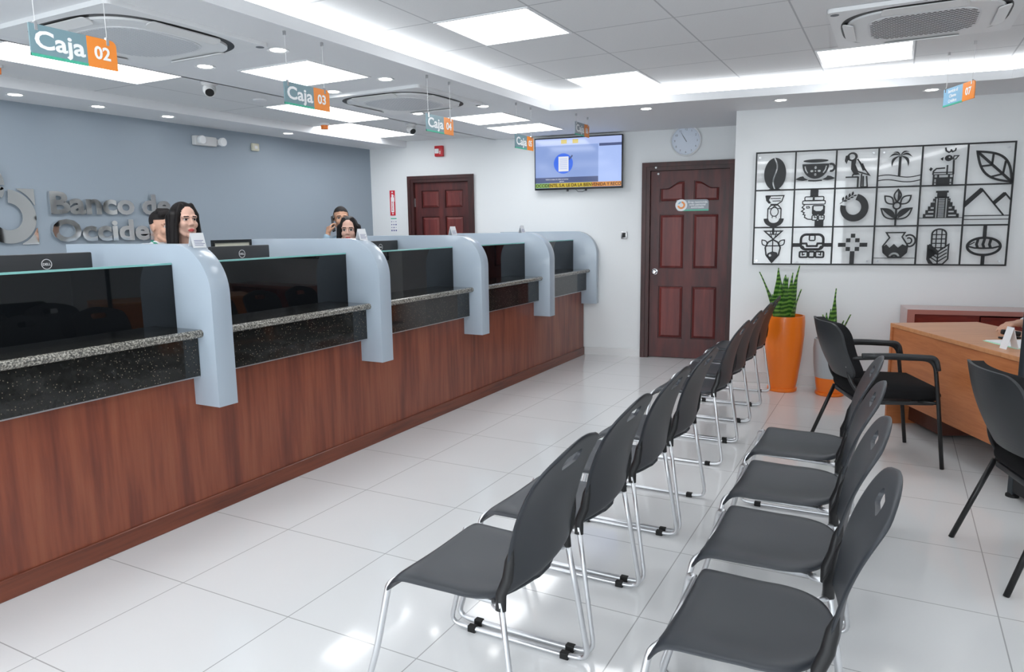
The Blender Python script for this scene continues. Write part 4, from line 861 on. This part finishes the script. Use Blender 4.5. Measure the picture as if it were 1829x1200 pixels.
# deer
I = Icon('deer_cutout', 4, 0); I.f([(.26, .0), (.26, .28), (.72, .28), (.72, .0)], rrect(.30, .20, .36, .26, .005), rrect(.40, .20, .60, .26, .005), rrect(.64, .20, .70, .26, .005), *[rrect(.30, a, .34, b, .004) for a, b in ((.02, .06), (.08, .16))], *[rrect(.64, a, .68, b, .004) for a, b in ((.02, .06), (.08, .16))])
I.l([(.26, .27), (.27, .36), (.33, .42), (.52, .43)], .03); I.l([(.57, .27), (.57, .50)], .03); I.l([(.71, .27), (.70, .62)], .035); I.l([(.26, .32), (.72, .32)], .02); I.f(ell(.585, .67, .085, .075), ell(.60, .69, .022, .02, 0, 360, 10)); I.f([(.40, .66), (.46, .61), (.47, .70)]); I.l([(.68, .64), (.70, .72), (.80, .72), (.74, .64)], .02, True)
I.l([(.50, .93), (.52, .85), (.58, .81), (.63, .84)], .03); I.l([(.62, .88), (.66, .82), (.72, .85), (.73, .91)], .026); I.f([(.17, .40), (.20, .46), (.25, .42), (.21, .36)]).done()
# leaf
I = Icon('leaf_cutout', 5, 0); out = lens(.20, .80, .98, .04, .26, .22); I.l(out, .045, True); I.l([(.20, .80), (.98, .04)], .05)
for a, b in (((.53, .46), (.55, .76)), ((.53, .46), (.30, .44)), ((.78, .24), (.82, .55)), ((.78, .24), (.54, .18))): I.l([a, b], .04)
I.done()
# woman with bowls
I = Icon('woman_with_bowls_cutout', 0, 1); I.f([(.26, .86), (.42, .86), (.36, .74), (.42, .66), (.36, .64), (.29, .72)]); I.l([(.28, .85), (.74, .85), (.69, .70), (.58, .62), (.40, .62)], .025); I.l([(.40, .78), (.66, .78)], .018); I.l([(.45, .71), (.66, .71)], .018)
I.l([(.34, .24), (.34, .50), (.42, .60), (.60, .60), (.68, .50), (.68, .24)], .026); I.l(ell(.51, .42, .10, .12), .022, True); I.l([(.34, .50), (.44, .51), (.51, .58), (.58, .51), (.68, .50)], .02); I.l([(.46, .31), (.46, .25)], .018); I.l([(.56, .31), (.56, .25)], .018)
I.f([(.24, .24)] + ell(.50, .24, .26, .23, 180, 360, 20)[1:] + [(.64, .24)] + ell(.50, .24, .14, .12, 360, 180, 14)[1:-1] + [(.36, .24)]).done()
# carved head in profile
I = Icon('carved_head_cutout', 1, 1); I.r(.40, .80, .60, 1.0); I.r(.54, .0, .76, .17)
for p in (rrect(.27, .70, .48, .80, .03), rrect(.50, .70, .74, .80, .03), rrect(.22, .60, .78, .695, .03)): I.l(p, .022, True)
I.l([(.28, .60), (.21, .52), (.27, .48), (.20, .42), (.27, .38), (.24, .34), (.29, .32), (.28, .26), (.36, .21), (.46, .20)], .024); I.l([(.32, .54), (.38, .55), (.40, .51), (.33, .50)], .018, True); I.f(rrect(.46, .32, .78, .58, .05), [(.50, .46), (.56, .42), (.68, .42), (.73, .47), (.73, .55), (.50, .55)]); I.l(rrect(.47, .18, .60, .31, .03), .024, True); I.l(rrect(.63, .18, .77, .31, .03), .024, True); I.l([(.53, .31), (.53, .25), (.58, .25)], .018); I.l([(.70, .31), (.70, .25), (.75, .25)], .018).done()
# ring with a sprig
I = Icon('ring_and_sprig_cutout', 2, 1); I.f(ell(.49, .49, .34, .36, -192, 78, 40) + ell(.47, .50, .185, .195, 78, -192, 30))
for k in range(4):
    x, y = .20 + .075 * k, .66 + .045 * k; I.f(lens(x, y, x + .02, y + .12, .22, .22)); I.f(lens(x + .02, y, x + .12, y + .02, .2, .2))
I.l([(.14, .60), (.46, .86)], .014).done()
# flower
I = Icon('flower_cutout', 3, 1); I.l([(.48, .0), (.48, .45)], .04); I.l(ell(.49, .52, .085, .085, 0, 360, 20), .032, True); I.l(lens(.49, .62, .50, .93, .26, .26), .03, True); I.f([(.495, .62), (.56, .72), (.54, .84), (.50, .92)])
I.l(lens(.41, .56, .20, .77, .28, .28), .03, True); I.l(lens(.57, .56, .80, .77, .28, .28), .03, True); I.l(lens(.47, .18, .13, .45, .24, .24), .03, True); I.l(lens(.49, .18, .84, .45, .24, .24), .03, True); I.f(lens(.45, .19, .15, .44, .05, .24)); I.f(lens(.52, .19, .82, .44, .24, .05)).done()
# stepped pyramid
I = Icon('stepped_pyramid_cutout', 4, 1); I.r(.36, .82, .64, .87); I.r(.39, .70, .61, .82); I.r(.34, .68, .66, .72)
for k in range(5):
    y = .20 + .095 * k; w_ = .40 - .052 * k
    for s in (-1, 1):
        a, b = sorted((.5 + s * .14, .5 + s * w_)); ia, ib = sorted((.5 + s * .165, .5 + s * (w_ - .06)))
        I.f([(a, y), (b, y), (b, y + .095), (a, y + .095)], [(ia, y + .03), (ib, y + .03), (ib, y + .07), (ia, y + .07)]) if ib - ia > .02 else I.r(a, y, b, y + .095)
I.r(.355, .20, .375, .70); I.r(.625, .20, .645, .70); I.l([(.42, .2), (.42, .68)], .02); I.l([(.58, .2), (.58, .68)], .02)
for k in range(12): I.r(.42, .21 + .039 * k, .58, .226 + .039 * k)
I.r(.0, .185, 1, .20).done()
# mountains
I = Icon('mountains_cutout', 5, 1); I.f([(.0, .58), (.33, .92), (.40, .84), (.0, .42)]); I.l([(.35, .90), (.86, .24)], .03); I.f([(.60, .56), (.83, .80), (.89, .73), (.655, .49)]); I.l([(.85, .79), (1.0, .60)], .03); I.r(0, .22, 1, .245); I.r(0, .13, 1, .15).done()
# fish
I = Icon('fish_cutout', 0, 2); I.l([(.50, 1.0), (.50, .80)], .05); I.l([(.28, .90), (.73, .90), (.51, .68)], .03, True); I.l([(.42, .90), (.47, .72)], .02); I.l([(.59, .90), (.55, .72)], .02); I.l([(.36, .81), (.65, .81)], .02)
I.l([(.50, .67), (.38, .60), (.31, .45), (.34, .25), (.49, .05), (.66, .25), (.70, .45), (.63, .60)], .035, True); I.l([(.32, .50), (.69, .50)], .025); I.l([(.50, .67), (.50, .30)], .025); I.f([(.35, .22), (.49, .04), (.65, .22), (.62, .32), (.50, .35), (.38, .30)], ell(.44, .24, .035, .035, 0, 360, 12)); I.l(lens(.35, .50, .22, .66, .3, .3), .025, True); I.l(lens(.66, .50, .80, .66, .3, .3), .025, True).done()
# carved mask
I = Icon('mask_cutout', 1, 2); I.l(rrect(.22, .40, .78, .80, .13), .055, True); I.r(0, .47, .20, .57); I.r(.80, .47, 1, .57); I.l(rrect(.43, .64, .57, .78, .03), .03, True); I.l([(.22, .56), (.36, .56), (.38, .49), (.62, .49), (.64, .56), (.78, .56)], .045)
I.l([(.27, .50), (.32, .42), (.68, .42), (.73, .50)], .025)
for x0, x1 in ((.20, .40), (.43, .57), (.60, .80)): I.l(rrect(x0, .19, x1, .34, .03), .04, True)
I.l([(.27, .34), (.27, .25), (.33, .27)], .025); I.l([(.73, .34), (.73, .25), (.67, .27)], .025).done()
# chequered cross
I = Icon('chequered_cross_cutout', 2, 2); s = .105
for cx, cz in ((.5, .76), (.39, .64), (.61, .64), (.28, .52), (.72, .52), (.20, .52), (.80, .52), (.39, .41), (.61, .41)): I.r(cx - s / 2, cz - s / 2, cx + s / 2, cz + s / 2)
I.r(.445, .0, .555, .35).done()
# jug
I = Icon('jug_cutout', 3, 2); I.l([(.29, .83), (.72, .83), (.66, .72), (.80, .50), (.78, .32), (.66, .20), (.36, .20), (.24, .32), (.22, .48), (.37, .70)], .03, True)
I.f([(.22, .46), (.30, .53), (.38, .44), (.48, .54), (.58, .44), (.68, .53), (.79, .47), (.78, .33), (.66, .20), (.60, .20)] + ell(.50, .20, .13, .12, 0, 180, 12) + [(.36, .20), (.24, .33)]); I.f(ell(.50, .19, .085, .08, 0, 180, 12) + ell(.50, .19, .04, .035, 180, 0, 8)); I.f(ell(.83, .62, .16, .17, -120, 130, 20) + ell(.83, .62, .12, .13, 130, -120, 20)); I.f(ell(.82, .62, .08, .09, -120, 130, 16) + ell(.82, .62, .05, .055, 130, -120, 16)); I.r(0, .165, 1, .18).done()
# maize cob
I = Icon('maize_cutout', 4, 2); I.l([(.34, .48), (.34, .78)] + ell(.50, .78, .16, .13, 180, 0, 12)[1:-1] + [(.66, .78), (.66, .48)], .032)
for x in (.44, .56): I.l([(x, .40), (x, .90)], .022)
for z in (.44, .55, .66, .77): I.l([(.34, z), (.66, z)], .022)
I.f([(.25, .52), (.31, .48), (.31, .15), (.40, .02), (.30, .03), (.25, .14)]); I.l([(.28, .50), (.50, .34), (.73, .52), (.73, .15), (.62, .02), (.40, .02), (.30, .15), (.28, .50)], .028, True); I.l([(.50, .34), (.50, .02)], .025)
for k in range(3):
    for s in (-1, 1): I.l([(.50, .26 - .09 * k), (.5 + s * .20, .40 - .09 * k)], .022)
I.done()
# seed pod
I = Icon('seed_pod_cutout', 5, 2); I.r(.46, .68, .54, 1.0); I.r(.46, .0, .54, .24); I.l(ell(.50, .47, .36, .215, 0, 360, 40), .05, True); I.l([(.16, .47), (.30, .43), (.50, .42), (.70, .43), (.84, .47)], .035); I.l([(.16, .49), (.30, .58)], .02)
for x in (.38, .52, .66): I.l([(x - .01, .43), (x - .04, .52), (x - .01, .66)], .05)
I.done()
# ---------------------------------------------------------------- people
def ico(n):
    q = B(); bmesh.ops.create_icosphere(q, subdivisions=n, radius=1); q.verts.index_update()
    r = ([v.co.copy() for v in q.verts], [[v.index for v in f.verts] for f in q.faces]); q.free(); return r
ICO = {2: ico(2), 3: ico(3)}
class Blob:
    def __init__(s): s.v = []; s.f = []
    def s_(s, c, r):
        r = (r, r, r) if isinstance(r, (int, float)) else r; vv, ff = ICO[2 if max(r) < .05 else 3]; k = len(s.v); x, y, z = c
        s.v += [(x + p.x * r[0], y + p.y * r[1], z + p.z * r[2]) for p in vv]; s.f += [[i + k for i in f] for f in ff]; return s
    def c(s, pts, rs):
        pts = [Vector(p) for p in pts]; rs = rs if isinstance(rs, (list, tuple)) else [rs] * len(pts)
        for a, b, r0, r1 in zip(pts, pts[1:], rs, rs[1:]):
            n = max(2, int((b - a).length / (min(r0, r1) * .45)))
            for i in range(n + 1): s.s_(a.lerp(b, i / n), r0 + (r1 - r0) * i / n)
        return s
    def mesh(s, vox, sm=4):
        me = bpy.data.meshes.new('b'); me.from_pydata(s.v, [], s.f); o = bpy.data.objects.new('b', me); C.objects.link(o)
        md = o.modifiers.new('r', 'REMESH'); md.mode = 'VOXEL'; md.voxel_size = vox; md = o.modifiers.new('s', 'SMOOTH'); md.factor = .5; md.iterations = sm
        bpy.context.view_layer.update(); r = bpy.data.meshes.new_from_object(o.evaluated_get(bpy.context.evaluated_depsgraph_get())); bpy.data.objects.remove(o); return r
def head_blob(b, h, man=False):
    V3 = lambda x, y, z: h + Vector((x, y, z))
    b.s_(V3(-.012, 0, .025), (.094, .075, .098)).s_(V3(.022, 0, -.035), (.068, .060, .080))
    b.s_(V3(.012, 0, -.060), (.060, .056 if man else .050, .052)).s_(V3(.062, 0, -.104), (.024, .026 if man else .021, .020))
    b.c([V3(.084, 0, .012), V3(.103, 0, -.026)], [.0075, .0115]); b.s_(V3(.098, -.010, -.030), .008).s_(V3(.098, .010, -.030), .008)
    for s in (-1, 1):
        b.c([V3(.080, s * .012, .026), V3(.068, s * .046, .024)], .012); b.s_(V3(.058, s * .036, -.030), (.030, .026, .030)); b.s_(V3(.072, s * .031, .004), (.012, .016, .012))
        b.s_(V3(-.008, s * .078, -.004), (.017, .008, .030)); b.c([V3(.02, s * .055, -.07), V3(.05, s * .03, -.10)], .016)
    b.c([V3(.083, -.017, -.064), V3(.089, 0, -.063), V3(.083, .017, -.064)], [.006, .008, .006]); b.c([V3(.081, -.014, -.074), V3(.086, 0, -.075), V3(.081, .014, -.074)], [.006, .009, .006])
    b.c([V3(-.02, 0, -.07), V3(-.035, 0, -.17), V3(-.03, 0, -.23)], [.052, .052, .064] if man else [.045, .043, .055])
def hand_blob(b, w, d, up, curl=.5, side=1, spread=1):
    """w wrist, d direction of the hand, up = back of the hand, side = thumb side"""
    d = Vector(d).normalized(); up = Vector(up); up = (up - d * up.dot(d)).normalized(); t = d.cross(up) * side
    b.c([w - d * .02, w + d * .03], [.024, .026]); p = w + d * .055
    for k in range(4):
        o = t * (.030 - .020 * k); b.c([w + d * .03 + o * .6, w + d * .085 + o], [.016, .0135])
        L_ = (.070, .078, .072, .055)[k]; a = w + d * .088 + o * 1.05; c1 = curl * (.55 + .12 * k)
        q = a; ang = 0
        for seg, f in enumerate((.45, .32, .25)):
            ang += c1; q2 = q + (d * math.cos(ang) - up * math.sin(ang)) * L_ * f * 1.05; b.c([q, q2], [.0088 - .0008 * seg, .0082 - .0008 * seg]); q = q2
    q = w + d * .03 + t * .026; q2 = q + (d * .6 + t * .75 - up * .2).normalized() * .04; q3 = q2 + (d * .85 + t * .3 - up * (.2 + .4 * curl)).normalized() * .032
    b.c([q, q2, q3], [.014, .011, .0088])
def person(label, loc, rz, H, skin, shirt, hair, man=False, pose='stand', hunch=0):
    t = thing('person', label, 'person', loc, rz)
    h = Vector((.0, 0, H - .132)); zs = h.z - .255 + hunch                       # shoulder line
    hip = Vector((-.03, 0, .50 * H + .04)) if pose != 'sit' else Vector((-.05, 0, .55))
    b = Blob(); c_ = Blob(); tr = Blob(); W_ = .175 if man else .155
    head_blob(b, h, man)
    def torso(B_, g):
        B_.c([(-.03, -W_ + .02, zs), (-.03, W_ - .02, zs)], .052 + g); B_.c([(-.03, -.05, zs + .025), (-.03, .05, zs + .025)], .045 + g)
        n = 7
        for i in range(n + 1):
            k = i / n; z = zs - .03 + (hip.z + .0 - zs) * k; wd = (W_ - .015) * (1 - .22 * math.sin(PI * k)) ; B_.s_((-.03, 0, z), (.105 - .012 * math.sin(PI * k) + g, wd + g, .09))
        if not man: B_.s_((.045, -.07, zs - .14), .055 + g).s_((.045, .07, zs - .14), .055 + g)
    torso(b, 0); torso(c_, .012)
    arms = {}
    for s in (-1, 1):
        sh = Vector((-.03, s * (W_ + .012), zs - .005))
        if pose == 'phone' and s == -1: el, wr = Vector((.10, -.275, zs - .20)), Vector((.115, -.155, h.z - .165))
        elif pose == 'sit' and s == -1: el, wr = Vector((.17, -.24, .80)), Vector((.43, -.10, .805))
        elif pose == 'sit': el, wr = Vector((.10, .26, .80)), Vector((.33, .17, .80))
        elif pose == 'down' or (pose == 'phone'): el, wr = Vector((-.04, s * .245, zs - .28)), Vector((.03, s * .25, zs - .52))
        else: el, wr = Vector((-.01, s * .225, 1.03)), Vector((.225, s * .15, .98))
        r = (.046, .038, .026) if man else (.038, .032, .022)
        b.c([sh, sh.lerp(el, .5), el, el.lerp(wr, .4), wr], [r[0], r[0] * .95, r[1], r[1] * .95, r[2]]); c_.c([sh, el, el.lerp(wr, .92)], [r[0] + .013, r[1] + .013, r[2] + .014]); arms[s] = (el, wr)
        if pose == 'phone' and s == -1: hand_blob(b, wr, (-.30, .22, .93), (.35, -.9, .1), .95, 1)
        elif pose in ('down', 'phone'): hand_blob(b, wr, (.1, 0, -1), (0, s, 0), .4, s)
        else: hand_blob(b, wr, (1, -s * .15, -.12 if pose != 'sit' else -.10), (0, 0, 1), .35 if pose != 'sit' else .6, -s)
        if pose == 'sit': legs = [hip + Vector((0, s * .09, 0)), Vector((.38, s * .12, .52)), Vector((.40, s * .12, .09))]
        else: legs = [hip + Vector((0, s * .085, -.02)), Vector((-.01, s * .09, H * .28)), Vector((-.03, s * .09, .08))]
        b.c(legs, [.080, .052, .036]); tr.c([legs[0], legs[1], legs[2]], [.096, .068, .052]); ft = legs[2]
        b.c([ft + Vector((0, 0, -.035)), ft + Vector((.15, s * .01, -.05))], [.035, .026])
        q = Blob(); q.c([ft + Vector((-.03, 0, -.045)), ft + Vector((.08, 0, -.045)), ft + Vector((.18, s * .012, -.052))], [.034, .034, .027]); sm = q.mesh(.010, 2)
        mz = min(v.co.z for v in sm.vertices)
        for v in sm.vertices: v.co.z = max(v.co.z, .001)
        obj('shoe', sm, 'shoe', t, True, 180)
    tr.s_(hip, (.125, W_ + .005, .11))
    me = b.mesh(.0052, 3)
    for v in me.vertices: v.co.z = max(v.co.z, .006)
    o = obj('body', me, [skin, 'eye_white', 'eye_dark', 'brow', 'lip_man' if man else 'lip'], t, True, 180)
    mi = []
    for p in me.polygons:
        q = p.center - h; k = 0; ay = abs(q.y)
        if q.x > .05 and abs(q.z) < .10:
            if abs(ay - .031) < .0135 and abs(q.z - .004) < .0065: k = 2 if abs(ay - .031) < .0065 else 1
            elif .013 < ay < .047 and abs(q.z - .0255 + .08 * max(0, ay - .035)) < .0042: k = 3
            elif abs(ay - .031) < .016 and abs(q.z - .0115) < .0022: k = 2
            elif ay < .022 and abs(q.z + .069) < .0105 * (1 - (ay / .030) ** 2) and q.x > .07: k = 4
        mi.append(k)
    me.polygons.foreach_set('material_index', mi)
    obj('shirt', c_.mesh(.009, 3), shirt, t, True, 180); obj('trousers', tr.mesh(.012, 3), 'trouser', t, True, 180)
    # collar
    q = B(); lathe(q, [(.062, 0), (.070, .005), (.058, .045), (.053, .042)], 24, (-.032, 0, h.z - .225 + hunch * .9)); obj('collar', q, shirt, t, True, 60)
    # hair
    V3 = lambda x, y, z: h + Vector((x, y, z)); hb = Blob(); cut = None
    if hair == 'long':
        hb.s_(V3(-.026, 0, .032), (.101, .085, .102))
        for s in (-1, 1):
            hb.c([V3(.028, s * .040, .104), V3(.042, s * .074, .04), V3(.032, s * .080, -.06), V3(.035, s * .092, -.20), V3(.04, s * .09, -.33)], [.020, .013, .015, .020, .014])
            hb.c([V3(-.01, s * .080, .03), V3(-.005, s * .090, -.10), V3(.0, s * .098, -.26), V3(.01, s * .095, -.34)], [.032, .032, .034, .02])
        for y in (-.06, -.02, .02, .06): hb.c([V3(-.07, y, .02), V3(-.085, y, -.12), V3(-.09, y, -.34)], [.042, .040, .022])
        cut = lambda q: q.x > .052 and abs(q.y) < .050 and -.13 < q.z < .085
        hm = hb.mesh(.007, 3); hmat = 'hair_black'
    elif hair == 'quiff':
        hb.s_(V3(-.018, 0, .050), (.093, .0775, .086)); hb.c([V3(.055, -.045, .098), V3(.066, 0, .106), V3(.055, .045, .098)], .024); hb.c([V3(.02, -.035, .12), V3(.02, .035, .12)], .028)
        cut = lambda q: (q.x > -.002 and q.z < .060) or q.z < .005
        hm = hb.mesh(.006, 2); hmat = 'hair_short'
    else:
        hb.s_(V3(-.014, 0, .030), (.0965, .0785, .0985)); cut = lambda q: (q.x > .008 and q.z < .062 + .25 * max(0, q.x - .03) - .0) or q.z < -.01
        hm = hb.mesh(.006, 2); hmat = 'hair_short'
    bb = B(); bb.from_mesh(hm); dl = [f for f in bb.faces if cut(f.calc_center_median() - h)]; bmesh.ops.delete(bb, geom=dl, context='FACES')
    hm2 = bpy.data.meshes.new('hair'); bb.to_mesh(hm2); bb.free(); obj('hair', hm2, hmat, t, True, 180)
    return t, h, arms
wA, *_ = person('woman with long straight black hair behind the nearest divider', (-4.47, 3.475, 0), math.radians(-10), 1.675, 'skin_fair', 'shirt_white', 'long')
mA, hA, _ = person('young man with short black hair and green lanyard behind the long-haired woman', (-5.02, 3.70, 0), math.radians(2), 1.63, 'skin_light', 'shirt_white', 'quiff', True, 'down', .075)
b_ = B()
for s in (-1, 1): tube(b_, [hA + Vector((-.075, s * .03, -.10)), hA + Vector((-.045, s * .068, -.100)), hA + Vector((.03, s * .085, -.128)), hA + Vector((.082, s * .065, -.22)), hA + Vector((.105, 0, -.42))], .012, 8, True, .003, (0, 1, 0))
obj('lanyard', b_, 'lanyard', mA, True)
mB, hB, _ = person('man with cropped hair holding a phone to his ear by the grey wall', (-5.08, 5.82, 0), math.radians(-42), 1.705, 'skin_tan', 'shirt_blue', 'crop', True, 'phone')
b_ = B(); mm = Matrix.Translation(hB + Vector((.045, -.093, -.055))) @ Matrix.Rotation(math.radians(-32), 4, 'Y'); box(b_, -.012, -.010, -.09, .012, .010, .09, .006, 2, 0, mm); box(b_, .0, .004, .05, .028, .022, .09, .005, 2, 0, mm); box(b_, .0, .004, -.09, .028, .02, -.055, .005, 2, 0, mm)
tag(obj('telephone_handset', b_, 'plastic_black', None, True), 'black telephone handset in the hand of the man by the grey wall', 'telephone').matrix_world = mB.matrix_basis
wB, *_ = person('woman with black hair and red lipstick sitting lower behind the second divider', (-4.47, 5.22, 0), math.radians(-58), 1.585, 'skin_fair', 'shirt_white', 'long')
pD, *_ = person('seated desk clerk outside the right edge, only a hand in view', (1.20, 5.68, 0), DA + PI + math.radians(-8), 1.36, 'skin_light', 'shirt_white', 'crop', True, 'sit')
oc = thing('office_chair', 'black office chair under the desk clerk, beyond the right edge of the picture', 'chair', (1.24, 5.70, 0), DA + PI)
b_ = B(); box(b_, -.24, -.24, .38, .24, .24, .45, .03, 3); obj('seat', b_, 'fabric_black', oc, True); b_ = B(); box(b_, -.32, -.22, .55, -.26, .22, 1.0, .03, 3); obj('backrest', b_, 'fabric_black', oc, True)
b_ = B(); tube(b_, [(0, 0, .08), (0, 0, .39)], .03, 12); tube(b_, [(-.2, 0, .40), (-.31, 0, .45), (-.31, 0, .60)], .018, 8); obj('column', b_, 'plastic_black', oc, True)
for k in range(5):
    a = k * 2 * PI / 5; b_ = B(); tube(b_, [(0, 0, .10), (.27 * math.cos(a), .27 * math.sin(a), .07)], [.025, .016], 8); q = obj('base_arm', b_, 'plastic_black', oc, True)
    b_ = B(); bmesh.ops.create_uvsphere(b_, u_segments=12, v_segments=8, radius=.028, matrix=Matrix.Translation((.27 * math.cos(a), .27 * math.sin(a), .028))); obj('castor', b_, 'rubber', q, True)
t = thing('stapler', 'small black stapler under the hand on the wooden desk', 'stapler', (.655, 5.30, .743), DA + PI)
b_ = B(); box(b_, -.06, -.018, 0, .06, .018, .012, .003); obj('stapler_base', b_, 'plastic_black', t, True); b_ = B(); box(b_, -.06, -.014, .014, .055, .014, .045, .008, 2); bmesh.ops.rotate(b_, verts=b_.verts, cent=(-.05, 0, .02), matrix=Matrix.Rotation(math.radians(-8), 3, 'Y')); obj('stapler_arm', b_, 'plastic_black', t, True)
